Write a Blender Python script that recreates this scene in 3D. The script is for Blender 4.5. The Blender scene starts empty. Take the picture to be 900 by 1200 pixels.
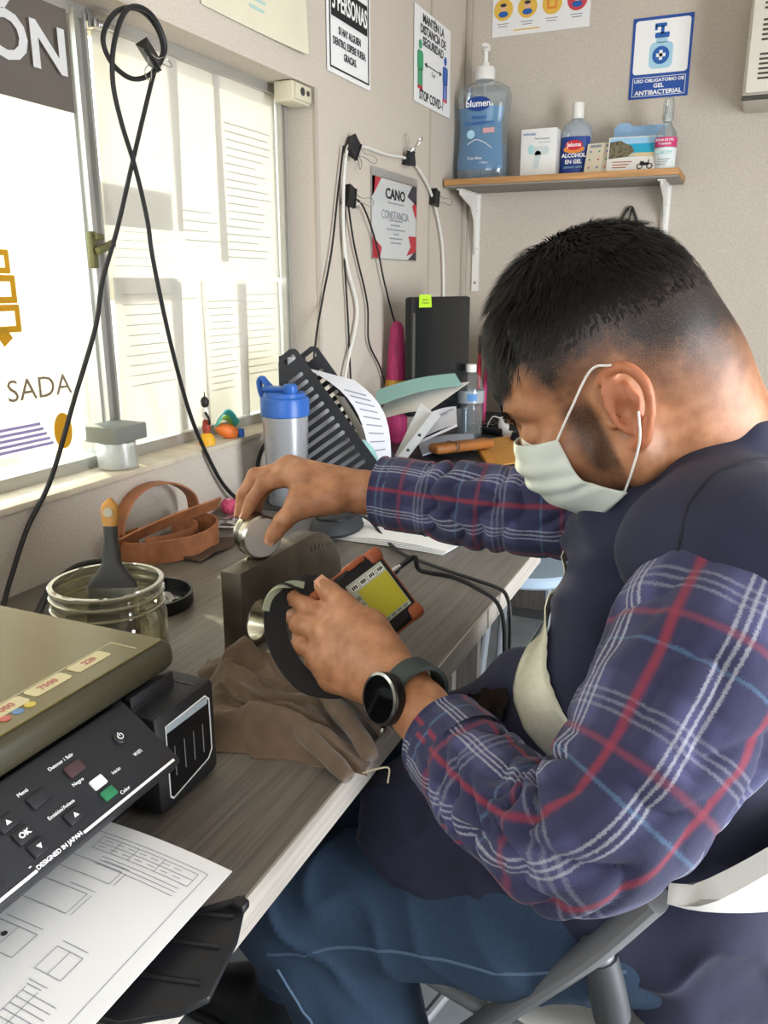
import bpy, bmesh, math, random
import numpy as np
from mathutils import Vector, Matrix, Euler
random.seed(4)
PI = math.pi
S = bpy.context.scene
COL = S.collection

# ------------------------------------------------------------------ camera, world, lights, exposure
cam_d = bpy.data.cameras.new('camera')
cam = bpy.data.objects.new('camera', cam_d); COL.objects.link(cam)
cam_d.sensor_fit = 'VERTICAL'; cam_d.sensor_height = 36.0; cam_d.sensor_width = 27.0
cam_d.lens = 36.0 * 960.0 / 1200.0
cam_d.clip_start = 0.02
PITCH = math.atan(267 / 960); YAW = math.atan(439 * math.cos(PITCH) / 960)
cam.location = (1.02, 0.0, 1.22)
cam.rotation_euler = (PI / 2 - PITCH, 0, YAW)
S.camera = cam

def lin(c):
    return tuple((v / 12.92 if v <= .04045 else ((v + .055) / 1.055) ** 2.4) for v in c)
def hexc(h):
    h = h.lstrip('#')
    return lin(tuple(int(h[i:i + 2], 16) / 255 for i in (0, 2, 4)))

W = bpy.data.worlds.new('sky'); S.world = W; W.use_nodes = True
bg = W.node_tree.nodes['Background']
bg.inputs['Color'].default_value = (0.93, 0.97, 1.0, 1); bg.inputs['Strength'].default_value = 4.2

def lamp(name, kind, energy, color, loc, direction, **kw):
    d = bpy.data.lights.new(name, kind); d.energy = energy; d.color = color
    for k, v in kw.items(): setattr(d, k, v)
    o = bpy.data.objects.new(name, d); COL.objects.link(o); o.location = loc
    o.rotation_euler = Vector(direction).to_track_quat('-Z', 'Y').to_euler()
    return o
lamp('sun', 'SUN', 6.0, (1.0, 0.86, 0.62), (-3, 3, 4), (0.80, -0.42, -0.46), angle=0.012)
# daylight from the open doorway in the right wall (behind the camera) and bounced from the yard outside
lamp('doorway_daylight', 'AREA', 52, (0.86, 0.92, 1.0), (2.58, 0.80, 0.90), (-1, 0.15, 0), shape='RECTANGLE', size=0.8, size_y=1.6)
lamp('front_window_daylight', 'AREA', 2, (0.9, 0.94, 1.0), (1.1, -1.45, 1.6), (0, 1, -0.1), shape='RECTANGLE', size=1.6, size_y=1.1)

S.view_settings.view_transform = 'Standard'; S.view_settings.look = 'None'
S.view_settings.exposure = 0.36; S.view_settings.gamma = 1.0; S.view_settings.use_curve_mapping = False

# ------------------------------------------------------------------ materials
MATS = {}
def mat(name, color, rough=.5, metal=0.0, noise=None, bump=None, spec=None, trans=0.0, ior=1.45, coat=0.0, sheen=0.0, emit=None, alpha=1.0, stretch=None, col2=None, translucent=0.0, sss=0.0):
    """Principled material; noise=(scale, amount) varies the colour, bump=(scale, strength) the relief."""
    if name in MATS: return MATS[name]
    m = bpy.data.materials.new(name); m.use_nodes = True; MATS[name] = m
    nt = m.node_tree; b = nt.nodes['Principled BSDF']
    c = hexc(color) if isinstance(color, str) else color
    b.inputs['Base Color'].default_value = (*c, 1); b.inputs['Roughness'].default_value = rough
    b.inputs['Metallic'].default_value = metal; b.inputs['IOR'].default_value = ior
    b.inputs['Transmission Weight'].default_value = trans; b.inputs['Coat Weight'].default_value = coat
    b.inputs['Sheen Weight'].default_value = sheen; b.inputs['Alpha'].default_value = alpha
    if sss: b.inputs['Subsurface Weight'].default_value = sss; b.inputs['Subsurface Radius'].default_value = (.01, .004, .002)
    if spec is not None: b.inputs['Specular IOR Level'].default_value = spec
    if noise or bump:
        tc = nt.nodes.new('ShaderNodeTexCoord'); src = tc.outputs['Object']
        if stretch:
            mp = nt.nodes.new('ShaderNodeMapping'); mp.inputs['Scale'].default_value = stretch
            nt.links.new(src, mp.inputs['Vector']); src = mp.outputs['Vector']
    if noise:
        n = nt.nodes.new('ShaderNodeTexNoise'); n.inputs['Scale'].default_value = noise[0]; n.inputs['Detail'].default_value = 6
        nt.links.new(src, n.inputs['Vector'])
        r = nt.nodes.new('ShaderNodeValToRGB'); a = noise[1]
        c2 = (hexc(col2) if isinstance(col2, str) else col2) if col2 else tuple(v * (1 - a) for v in c)
        c1 = c if col2 else tuple(min(1, v * (1 + a)) for v in c)
        r.color_ramp.elements[0].position = .35; r.color_ramp.elements[1].position = .65
        r.color_ramp.elements[0].color = (*c2, 1); r.color_ramp.elements[1].color = (*c1, 1)
        nt.links.new(n.outputs['Fac'], r.inputs['Fac']); nt.links.new(r.outputs['Color'], b.inputs['Base Color'])
    if bump:
        n2 = nt.nodes.new('ShaderNodeTexNoise'); n2.inputs['Scale'].default_value = bump[0]; n2.inputs['Detail'].default_value = 4
        nt.links.new(src, n2.inputs['Vector'])
        bp = nt.nodes.new('ShaderNodeBump'); bp.inputs['Strength'].default_value = bump[1]; bp.inputs['Distance'].default_value = .002
        nt.links.new(n2.outputs['Fac'], bp.inputs['Height']); nt.links.new(bp.outputs['Normal'], b.inputs['Normal'])
    if translucent:
        tr = nt.nodes.new('ShaderNodeBsdfTranslucent'); mx = nt.nodes.new('ShaderNodeMixShader')
        tr.inputs['Color'].default_value = (*c, 1); mx.inputs['Fac'].default_value = translucent
        if noise: nt.links.new(r.outputs['Color'], tr.inputs['Color'])
        nt.links.new(b.outputs['BSDF'], mx.inputs[1]); nt.links.new(tr.outputs['BSDF'], mx.inputs[2])
        nt.links.new(mx.outputs['Shader'], nt.nodes['Material Output'].inputs['Surface'])
    return m

def clear(name, color, rough=.05, tint=.85, gloss=.12):
    """thin clear plastic or glass: mostly see-through with a fresnel gloss."""
    if name in MATS: return MATS[name]
    m = bpy.data.materials.new(name); m.use_nodes = True; MATS[name] = m
    nt = m.node_tree; nt.nodes.remove(nt.nodes['Principled BSDF'])
    c = hexc(color)
    t = nt.nodes.new('ShaderNodeBsdfTransparent'); t.inputs['Color'].default_value = (*c, 1)
    g = nt.nodes.new('ShaderNodeBsdfGlossy'); g.inputs['Roughness'].default_value = rough
    d = nt.nodes.new('ShaderNodeBsdfDiffuse'); d.inputs['Color'].default_value = (*c, 1)
    lw = nt.nodes.new('ShaderNodeLayerWeight'); lw.inputs['Blend'].default_value = .35
    mp = nt.nodes.new('ShaderNodeMapRange'); mp.inputs['To Min'].default_value = gloss * .4; mp.inputs['To Max'].default_value = min(.9, gloss * 5)
    nt.links.new(lw.outputs['Facing'], mp.inputs['Value'])
    m1 = nt.nodes.new('ShaderNodeMixShader'); m1.inputs['Fac'].default_value = 1 - tint
    nt.links.new(t.outputs['BSDF'], m1.inputs[1]); nt.links.new(d.outputs['BSDF'], m1.inputs[2])
    m2 = nt.nodes.new('ShaderNodeMixShader'); nt.links.new(mp.outputs['Result'], m2.inputs['Fac'])
    nt.links.new(m1.outputs['Shader'], m2.inputs[1]); nt.links.new(g.outputs['BSDF'], m2.inputs[2])
    nt.links.new(m2.outputs['Shader'], nt.nodes['Material Output'].inputs['Surface'])
    return m

# ------------------------------------------------------------------ mesh helpers
def crom(pts, n=8, closed=False):
    """Catmull-Rom through pts."""
    P = [Vector(p) for p in pts]; out = []
    N = len(P); seg = N if closed else N - 1
    for i in range(seg):
        p1, p2 = P[i], P[(i + 1) % N]
        p0 = P[(i - 1) % N] if (closed or i > 0) else p1 * 2 - p2
        p3 = P[(i + 2) % N] if (closed or i + 2 < N) else p2 * 2 - p1
        for k in range(n):
            t = k / n
            out.append(.5 * ((2 * p1) + (p2 - p0) * t + (2 * p0 - 5 * p1 + 4 * p2 - p3) * t * t + (3 * p1 - p0 - 3 * p2 + p3) * t ** 3))
    if not closed: out.append(P[-1].copy())
    return out

def frames(P, closed=False, up=None):
    """parallel-transport frames along a polyline -> list of (tangent, a, b)."""
    n = len(P); T = []
    for i in range(n):
        a = P[(i - 1) % n] if (closed or i > 0) else P[i]
        b = P[(i + 1) % n] if (closed or i < n - 1) else P[i]
        d = (b - a); T.append(d.normalized() if d.length > 1e-9 else Vector((0, 0, 1)))
    a = Vector(up) if up else (Vector((0, 0, 1)) if abs(T[0].z) < .9 else Vector((1, 0, 0)))
    out = []
    for i in range(n):
        a = a - T[i] * a.dot(T[i])
        if a.length < 1e-6: a = T[i].orthogonal()
        a.normalize(); out.append((T[i], a.copy(), T[i].cross(a)))
    return out

class MB:
    def __init__(s): s.v = []; s.f = []; s.uv = None
    def add(s, verts, faces, M=None):
        o = len(s.v)
        s.v += [tuple(M @ Vector(v)) if M is not None else tuple(v) for v in verts]
        s.f += [tuple(i + o for i in f) for f in faces]; return s
    def bm(s, b, M=None):
        b.verts.index_update()
        s.add([v.co.copy() for v in b.verts], [[v.index for v in f.verts] for f in b.faces], M); b.free(); return s
    def box(s, c, d, bev=0, seg=2, M=None, R=None):
        b = bmesh.new(); bmesh.ops.create_cube(b, size=1)
        for v in b.verts: v.co = Vector((v.co.x * d[0], v.co.y * d[1], v.co.z * d[2]))
        if bev: bmesh.ops.bevel(b, geom=b.edges[:], offset=min(bev, min(d) * .49), segments=seg, affect='EDGES', profile=.5)
        L = Matrix.Translation(c) @ (R.to_4x4() if R is not None else Matrix())
        return s.bm(b, (M @ L) if M is not None else L)
    def span(s, a, b, bev=0, M=None):
        return s.box([(a[i] + b[i]) / 2 for i in range(3)], [abs(a[i] - b[i]) for i in range(3)], bev, M=M)
    def lathe(s, prof, n=32, M=None, sx=1, sy=1, cap=True):
        """prof: list of (r, z) bottom to top."""
        v = []; f = []
        for r, z in prof:
            for k in range(n):
                a = 2 * PI * k / n; v.append((r * math.cos(a) * sx, r * math.sin(a) * sy, z))
        for i in range(len(prof) - 1):
            for k in range(n):
                k2 = (k + 1) % n; f.append((i * n + k, i * n + k2, (i + 1) * n + k2, (i + 1) * n + k))
        if cap:
            if prof[0][0] > 1e-6: f.append(tuple(range(n - 1, -1, -1)))
            if prof[-1][0] > 1e-6: f.append(tuple((len(prof) - 1) * n + k for k in range(n)))
        return s.add(v, f, M)
    def cyl(s, a, b, r, r2=None, n=20):
        a = Vector(a); b = Vector(b); d = b - a
        M = Matrix.Translation(a) @ d.to_track_quat('Z', 'Y').to_matrix().to_4x4()
        return s.lathe([(r, 0), (r if r2 is None else r2, d.length)], n, M)
    def tube(s, pts, r, n=8, closed=False, cap=True, up=None, sx=1, sy=1):
        P = [Vector(p) for p in pts]; F = frames(P, closed, up); v = []; f = []
        for i, p in enumerate(P):
            rr = r[i] if isinstance(r, (list, tuple)) else r
            for k in range(n):
                a = 2 * PI * k / n; v.append(p + F[i][1] * (rr * sx * math.cos(a)) + F[i][2] * (rr * sy * math.sin(a)))
        m = len(P)
        for i in range(m if closed else m - 1):
            j = (i + 1) % m
            for k in range(n):
                k2 = (k + 1) % n; f.append((i * n + k, i * n + k2, j * n + k2, j * n + k))
        if cap and not closed: f += [tuple(range(n - 1, -1, -1)), tuple((m - 1) * n + k for k in range(n))]
        return s.add(v, f)
    def ribbon(s, pts, w, t, up=(0, 0, 1), closed=False):
        """flat strap: w across 'up', t thick."""
        P = [Vector(p) for p in pts]; v = []; f = []; m = len(P)
        for i, p in enumerate(P):
            a = P[(i - 1) % m] if (closed or i > 0) else p; b = P[(i + 1) % m] if (closed or i < m - 1) else p
            T = (b - a).normalized(); u = Vector(up[i] if isinstance(up, list) else up); u = (u - T * u.dot(T)).normalized(); q = T.cross(u)
            for x, y in ((-1, -1), (1, -1), (1, 1), (-1, 1)): v.append(p + u * (x * w / 2) + q * (y * t / 2))
        for i in range(m if closed else m - 1):
            j = (i + 1) % m
            for k in range(4): f.append((i * 4 + k, i * 4 + (k + 1) % 4, j * 4 + (k + 1) % 4, j * 4 + k))
        if not closed: f += [(3, 2, 1, 0), tuple((m - 1) * 4 + k for k in range(4))]
        return s.add(v, f)
    def prism(s, poly, h, M=None, bev=0, holes=()):
        """polygon in xy extruded to z=h; holes are polygons too (filled with bmesh triangulation)."""
        b = bmesh.new(); loops = [poly] + list(holes); edges = []
        for lp in loops:
            vs = [b.verts.new((p[0], p[1], 0)) for p in lp]
            edges += [b.edges.new((vs[i], vs[(i + 1) % len(vs)])) for i in range(len(vs))]
        if holes:
            bmesh.ops.triangle_fill(b, use_beauty=True, use_dissolve=False, edges=edges)
        else:
            b.faces.new(b.verts[:])
        b.normal_update()
        bmesh.ops.recalc_face_normals(b, faces=b.faces[:])
        r = bmesh.ops.extrude_face_region(b, geom=b.faces[:])
        vs = [e for e in r['geom'] if isinstance(e, bmesh.types.BMVert)]
        bmesh.ops.translate(b, verts=vs, vec=(0, 0, h))
        bmesh.ops.recalc_face_normals(b, faces=b.faces[:])
        if bev:
            es = [e for e in b.edges if e.is_manifold and e.calc_face_angle(0) > .6]
            bmesh.ops.bevel(b, geom=es, offset=bev, segments=2, affect='EDGES', profile=.5)
        return s.bm(b, M)
    def grid(s, fn, nu, nv, thick=0.0):
        """surface fn(u,v)->xyz, u,v in 0..1, optional thickness."""
        P = [[Vector(fn(i / nu, j / nv)) for j in range(nv + 1)] for i in range(nu + 1)]
        o = len(s.v); w = nv + 1
        s.v += [tuple(p) for row in P for p in row]
        fs = [(i * w + j, (i + 1) * w + j, (i + 1) * w + j + 1, i * w + j + 1) for i in range(nu) for j in range(nv)]
        s.f += [tuple(o + k for k in f) for f in fs]
        if thick:
            N = (nu + 1) * (nv + 1); nor = []
            for i in range(nu + 1):
                for j in range(nv + 1):
                    du = P[min(i + 1, nu)][j] - P[max(i - 1, 0)][j]; dv = P[i][min(j + 1, nv)] - P[i][max(j - 1, 0)]
                    nn = du.cross(dv); nor.append(nn.normalized() if nn.length > 1e-12 else Vector((0, 0, 1)))
            flat = [p for row in P for p in row]
            s.v += [tuple(flat[k] - nor[k] * thick) for k in range(N)]
            s.f += [tuple(o + N + k for k in reversed(f)) for f in fs]
            bd = [(i, 0) for i in range(nu)] + [(nu, j) for j in range(nv)] + [(i, nv) for i in range(nu, 0, -1)] + [(0, j) for j in range(nv, 0, -1)]
            ids = [i * w + j for i, j in bd]
            for a, b in zip(ids, ids[1:] + ids[:1]): s.f.append((o + b, o + a, o + N + a, o + N + b))
        return s
    def build(s, name, m, parent=None, smooth=35, loc=None):
        me = bpy.data.meshes.new(name); me.from_pydata(s.v, [], s.f); me.update()
        if m is not None:
            for mm in (m if isinstance(m, (list, tuple)) else [m]): me.materials.append(mm)
        if smooth:
            me.polygons.foreach_set('use_smooth', [True] * len(me.polygons))
            if smooth < 180: me.set_sharp_from_angle(angle=math.radians(smooth))
        o = bpy.data.objects.new(name, me); COL.objects.link(o)
        if parent is not None: o.parent = parent
        if loc is not None: o.location = loc
        return o

def tag(o, label=None, cat=None, group=None, kind=None):
    if label: o['label'] = label
    if cat: o['category'] = cat
    if group: o['group'] = group
    if kind: o['kind'] = kind
    return o
def thing(name, label, cat, loc=(0, 0, 0), rotz=0, group=None, M=None):
    o = bpy.data.objects.new(name, None); COL.objects.link(o); o.empty_display_size = .05
    if M is not None: o.matrix_world = M
    else: o.location = loc; o.rotation_euler = (0, 0, rotz)
    return tag(o, label, cat, group)
def struct(name, mb, m, parent=None, smooth=35):
    o = mb.build(name, m, parent, smooth)
    o['kind'] = 'structure'
    return o
def basis(o, x, z=None, y=None):
    """matrix with origin o, first axis x and (about) z or y."""
    x = Vector(x).normalized()
    if z is not None:
        z = Vector(z); y = z.cross(x).normalized(); z = x.cross(y)
    else:
        y = Vector(y); z = x.cross(y).normalized(); y = z.cross(x)
    return Matrix(((x.x, y.x, z.x, o[0]), (x.y, y.y, z.y, o[1]), (x.z, y.z, z.z, o[2]), (0, 0, 0, 1)))
def text(body, size, M, m, parent=None, name='lettering', sx=1.0, bold=0.0, align='CENTER', ext=.0002, spacing=1.0, line=1.0):
    """flat lettering as a mesh: M places its centre, x right, y up, z out."""
    cu = bpy.data.curves.new('t', 'FONT'); cu.body = body; cu.size = size; cu.align_x = align; cu.align_y = 'CENTER'
    cu.offset = bold * size; cu.extrude = ext; cu.resolution_u = 3; cu.space_character = spacing; cu.space_line = line
    t = bpy.data.objects.new('t', cu); COL.objects.link(t)
    dg = bpy.context.evaluated_depsgraph_get()
    me = bpy.data.meshes.new_from_object(t.evaluated_get(dg)); bpy.data.objects.remove(t); bpy.data.curves.remove(cu)
    A = M @ Matrix.Diagonal((sx, 1, 1, 1)); me.transform(A); me.materials.clear(); me.materials.append(m); me.name = name
    o = bpy.data.objects.new(name, me); COL.objects.link(o)
    if parent is not None: o.parent = parent
    return o
def disc(r, n=24, c=(0, 0), sx=1, sy=1):
    return [(c[0] + r * sx * math.cos(2 * PI * k / n), c[1] + r * sy * math.sin(2 * PI * k / n)) for k in range(n)]
def rrect(w, h, r, n=5, c=(0, 0)):
    out = []
    for qx, qy, a0 in ((1, 1, 0), (-1, 1, 90), (-1, -1, 180), (1, -1, 270)):
        for k in range(n + 1):
            a = math.radians(a0 + 90 * k / n)
            out.append((c[0] + qx * (w / 2 - r) + r * math.cos(a), c[1] + qy * (h / 2 - r) + r * math.sin(a)))
    return out
def rect(x0, y0, x1, y1): return [(x0, y0), (x1, y0), (x1, y1), (x0, y1)]

# common materials
m_black = mat('black_plastic', '#17181b', .42, bump=(400, .08))
m_blackgloss = mat('black_gloss', '#0d0e10', .18)
m_white = mat('white_plastic', '#e8e6e0', .4)
m_paper = mat('paper_white', '#e9e9e8', .75)
m_ink = mat('print_ink', '#3a3a40', .7)
m_inkblack = mat('print_black', '#15151a', .6)
m_inkgrey = mat('print_grey', '#8d9098', .8)
m_chrome = mat('chrome', '#c9c9c9', .2, 1.0)
m_cable = mat('black_cable', '#1b1b1d', .5)
m_wcable = mat('white_cable', '#dcdad2', .5)
m_blue = mat('print_blue', '#1f4fa0', .55)
m_red = mat('print_red', '#c8283a', .55)
m_clear = clear('clear_plastic', '#f2f6f8', .08, .93, .12)
# ------------------------------------------------------------------ the room
m_wall = mat('wall_board', '#c5bbae', .9, noise=(330, .13), bump=(260, .25))
m_trim = mat('aluminium_frame', '#b9b8b2', .35, .6, bump=(60, .05))
m_ceil = mat('ceiling_board', '#d8d4cb', .9, noise=(90, .05))
m_grout = mat('floor_grout', '#56585a', .95)
m_tile = mat('floor_tile', '#8d9294', .5, noise=(7, .12), bump=(40, .05))
m_ground = mat('yard_ground', '#b39a78', 1.0, noise=(2.5, .25))
YB = 3.034; RX = 2.6; FY = -1.5; CZ = 2.4
SILL = .89; LINT = 1.672; WY0, WY1 = .1, 1.90

w = MB()
w.span((-.14, FY, 0), (0, YB + .1, SILL - .012)); w.span((-.14, FY, LINT), (0, YB + .1, CZ))
w.span((-.14, WY1, SILL - .012), (0, YB + .1, LINT)); w.span((-.14, FY, SILL - .012), (0, WY0, LINT))
wall_left = struct('wall_left', w, m_wall)
wall_back = struct('wall_back', MB().span((-.14, YB, 0), (RX + .1, YB + .1, CZ)), m_wall)
w = MB()   # right wall with a doorway
w.span((RX, FY, 0), (RX + .1, .35, CZ)); w.span((RX, 1.25, 0), (RX + .1, YB, CZ)); w.span((RX, .35, 2.0), (RX + .1, 1.25, CZ))
wall_right = struct('wall_right', w, m_wall)
w = MB()   # front wall (behind the camera) with a window opening
w.span((-.14, FY - .1, 0), (RX + .1, FY, 1.0)); w.span((-.14, FY - .1, 2.1), (RX + .1, FY, CZ))
w.span((-.14, FY - .1, 1.0), (.3, FY, 2.1)); w.span((1.9, FY - .1, 1.0), (RX + .1, FY, 2.1))
wall_front = struct('wall_front', w, m_wall)
struct('ceiling', MB().span((-.14, FY - .1, CZ), (RX + .1, YB + .1, CZ + .1)), m_ceil)
struct('ground', MB().span((-12, -10, -.35), (14, 14, -.3)), m_ground)
fl = struct('floor', MB().span((-.14, FY - .1, -.1), (RX + .1, YB + .1, -.004)), m_grout)
tile = None
for i in range(6):
    for j in range(9):
        x, y = .02 + .4 * i, -.28 + .4 * j - .06
        if y + .4 > YB or x + .4 > RX: continue
        if tile is None:
            tile = MB().box((0, 0, 0), (.394, .394, .008), .0015, 1).build('floor_tile', m_tile, fl)
            t = tile
        else:
            t = tile.copy(); COL.objects.link(t)
        t.location = (x + .2, y + .2, -.001)

# corner post strip and wall panel joints
struct('trim_1', MB().span((0, 2.672, .75), (.003, 2.684, CZ)), mat('panel_joint', '#b3aa9e', .8))
struct('trim_2', MB().span((0, WY1 - .002, SILL), (.004, WY1 + .012, LINT)), mat('panel_joint', '#b3aa9e', .8))
struct('trim_3', MB().span((.0, YB - .02, .75), (.02, YB, CZ), .004), mat('panel_joint', '#b3aa9e', .8))

# ------------------------------------------------------------------ window_1
win = thing('window_1', None, None, (0, 0, 0)); win['kind'] = 'structure'
f = MB()
f.span((-.135, WY0, SILL), (-.075, WY1, SILL + .022)); f.span((-.135, WY0, LINT - .02), (-.075, WY1, LINT))
f.span((-.135, WY0, SILL), (-.075, WY0 + .03, LINT)); f.span((-.135, WY1 - .03, SILL), (-.075, WY1, LINT))
for y in (1.868, 1.852): f.span((-.075, y - .003, SILL + .02), (-.062, y + .003, LINT - .005))
f.build('window_frame', m_trim, win)
f = MB(); f.span((-.135, 1.185, SILL + .02), (-.08, 1.235, LINT - .02)); f.span((-.08, 1.19, SILL + .02), (-.066, 1.198, LINT - .01)); f.span((-.08, 1.218, SILL + .02), (-.07, 1.224, LINT - .01))
f.build('mullion', m_trim, win)
m_glass = clear('window_glass', '#f4f8f6', .02, 1.0, .05)
for y0, y1 in ((WY0 + .03, 1.185), (1.235, WY1 - .03)):
    MB().span((-.112, y0, SILL + .022), (-.107, y1, LINT - .02)).build('pane', m_glass, win)
MB().span((-.135, WY0, SILL - .012), (.004, WY1, SILL), .002).build('window_sill', mat('sill_board', '#cfc3ae', .55, noise=(30, .1)), win)
m_olive = mat('latch_metal', '#6d6a45', .45, .5)
h = MB(); h.box((-.058, 1.176, 1.278), (.012, .016, .062), .003); h.box((-.045, 1.195, 1.283), (.01, .05, .014), .004, R=Euler((.35, 0, 0)).to_matrix())
h.box((-.05, 1.185, 1.30), (.01, .02, .012), .003)
h.build('latch', m_olive, win)
h = MB(); h.box((-.06, 1.245, 1.652), (.02, .04, .026), .003); h.box((-.048, 1.25, 1.645), (.01, .03, .01), .002); h.build('catch', m_chrome, win)

# ------------------------------------------------------------------ banner on the left pane
m_banner = mat('banner_film', '#f3f1ea', .7, translucent=.62)
m_bhead = mat('banner_header', '#6f675f', .7, translucent=.25, bump=(120, .1))
m_yel = mat('banner_yellow', '#d8ae2c', .7, translucent=.4)
m_tan = mat('banner_tan', '#a89a8a', .7, translucent=.5)
m_lilac = mat('banner_lilac', '#b9b2dc', .7, translucent=.6)
bn = thing('window_banner', 'white translucent banner with dark header and yellow icon on the left window pane', 'banner', (-.066, .86, .9))
def bpt(y, z, x=0): return (x, y - .86, z - .9)
MB().grid(lambda u, v: bpt(.46 + (1.168 - .045 * (1 - v) - .46) * u, .948 + .707 * v, .004 * math.sin(9 * u + 2 * v)), 24, 16, .0015).build('sheet', m_banner, bn)
MB().grid(lambda u, v: bpt(.46 + (1.17 - .46) * u, 1.497 + .155 * v, .0065 + .004 * math.sin(9 * u + 2)), 24, 4, .0015).build('header', m_bhead, bn)
RW_ = lambda y, z, x: basis(bpt(y, z, x), (0, 1, 0), z=(1, 0, 0))
text('IÓN', .094, RW_(1.058, 1.578, .013), mat('banner_white', '#ffffff', .7, translucent=.6), bn, 'header_lettering', sx=1.12, bold=.026)
text('SADA', .05, RW_(1.026, 1.052, .007), m_tan, bn, 'lower_lettering', sx=1.1)
ic = MB()
def frame_yz(mb, y0, y1, z0, z1, w_, x=.0085):
    yc, zc = (y0 + y1) / 2, (z0 + z1) / 2
    mb.prism(rrect(y1 - y0, z1 - z0, .002, 2), .0006, RW_(yc, zc, x), holes=[rect(y0 - yc + w_, z0 - zc + w_, y1 - yc - w_, z1 - zc - w_)])
frame_yz(ic, .93, .990, 1.236, 1.272, .009); frame_yz(ic, .92, .997, 1.191, 1.234, .010); frame_yz(ic, .92, .999, 1.146, 1.189, .010)
ic.box(bpt(.965, 1.140, .008), (.001, .022, .022), R=Euler((.6, 0, 0)).to_matrix())
ic.build('icon', m_yel, bn)
p = MB()
for k in range(5): p.span(bpt(.86, .956 + .009 * k, .0075), bpt(1.04 - .006 * k, .961 + .009 * k, .0085))
p.build('lilac_stripes', m_lilac, bn)
MB().prism(disc(.024, 24, (0, 0), .85, 1.3), .001, RW_(1.064, .975, .0085)).build('yellow_spot', m_yel, bn)

# ------------------------------------------------------------------ papers taped over the right pane
m_sheet = mat('taped_paper', '#dedcd6', .8, translucent=.55)
m_print = mat('taped_print', '#d5d3cf', .8, translucent=.55)
random.seed(11)
def taped(y0, y1, z0, z1, x, label, rows, tilt=0.0, seed=0):
    t = thing('taped_paper', label, 'paper', (x, (y0 + y1) / 2, z0), group='papers taped over the window')
    w_, hh = y1 - y0, z1 - z0
    def pt(u, v, dx=0): return (dx + .0014 * math.sin(5 * u + 3 * v + seed), (u - .5) * w_ + tilt * (v - .5), v * hh)
    MB().grid(lambda u, v: pt(u, v), 10, 12, .0006).build('sheet', m_sheet, t)
    r = random.Random(seed); pr = MB()
    for (v0, v1, n) in rows:
        for k in range(n):
            v = v0 + (v1 - v0) * k / max(1, n - 1); u0 = .1 + .05 * r.random(); u1 = .6 + .3 * r.random()
            pr.grid(lambda a, b: pt(u0 + (u1 - u0) * a, v + .006 * b, .0012), 6, 1, .0003)
    if rows: pr.build('print', m_print, t)
taped(1.25, 1.485, 1.325, 1.665, -.088, 'tall blank paper next to the window mullion, upper row', [], .01, 1)
taped(1.462, 1.64, 1.27, 1.660, -.093, 'plain paper taped in the middle of the upper row on the window', [(.1, .25, 4)], -.006, 2)
taped(1.615, 1.862, 1.235, 1.668, -.088, 'greyer paper at the right end of the upper row on the window', [(.1, .75, 18)], .004, 3)
taped(1.25, 1.45, 1.19, 1.40, -.0945, 'small sheet showing a printed stamp below the tall blank paper', [(.3, .6, 5)], 0, 4)
taped(1.25, 1.455, .915, 1.232, -.086, 'lower paper next to the window mullion above the grey block', [(.35, .9, 10)], .006, 5)
taped(1.425, 1.535, .905, 1.228, -.0925, 'narrow lower paper strip overlapping its two wider neighbours', [(.88, .88, 1)], -.004, 6)
taped(1.525, 1.70, .905, 1.231, -.086, 'lower paper with typed lines behind the sill figurine', [(.25, .85, 14)], .004, 7)
taped(1.665, 1.862, .915, 1.226, -.0915, 'lower right paper behind the blue lidded shaker, by the jamb', [(.3, .9, 12)], 0, 8)

# ------------------------------------------------------------------ binder clips
def binder_clip(label, M, s=.03, group=None, ang=(.5, -.5)):
    """black fold-back clip; local x along the spine, z away from the spine (towards the handles' mouth)."""
    t = thing('binder_clip', label, 'clip', group=group, M=M)
    b = MB(); h = s * .75; w_ = s * .55
    b.prism([(-w_ / 2, 0), (w_ / 2, 0), (w_ / 2 * .9, h * .12), (w_ * .08, h), (-w_ * .08, h), (-w_ / 2 * .9, h * .12)], s, Matrix.Translation((-s / 2, 0, 0)) @ Euler((PI / 2, 0, PI / 2)).to_matrix().to_4x4())
    for sd in (-1, 1): b.tube([(-s / 2, sd * w_ * .1, h), (s / 2, sd * w_ * .1, h)], s * .05, 8)
    b.build('body', m_black, t)
    for sd, a in zip((1, -1), ang):
        L = s * 1.0; q = []
        for x, z in ((-.25, 0), (-.12, .35), (-.22, .8), (-.12, 1.0), (.12, 1.0), (.22, .8), (.12, .35), (.25, 0)):
            q.append((x * s, sd * w_ * .1 + z * L * math.sin(a), h + z * L * math.cos(a)))
        MB().tube(crom(q, 4), s * .022, 6).build('wire_handle', m_chrome, t)
    return t

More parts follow.
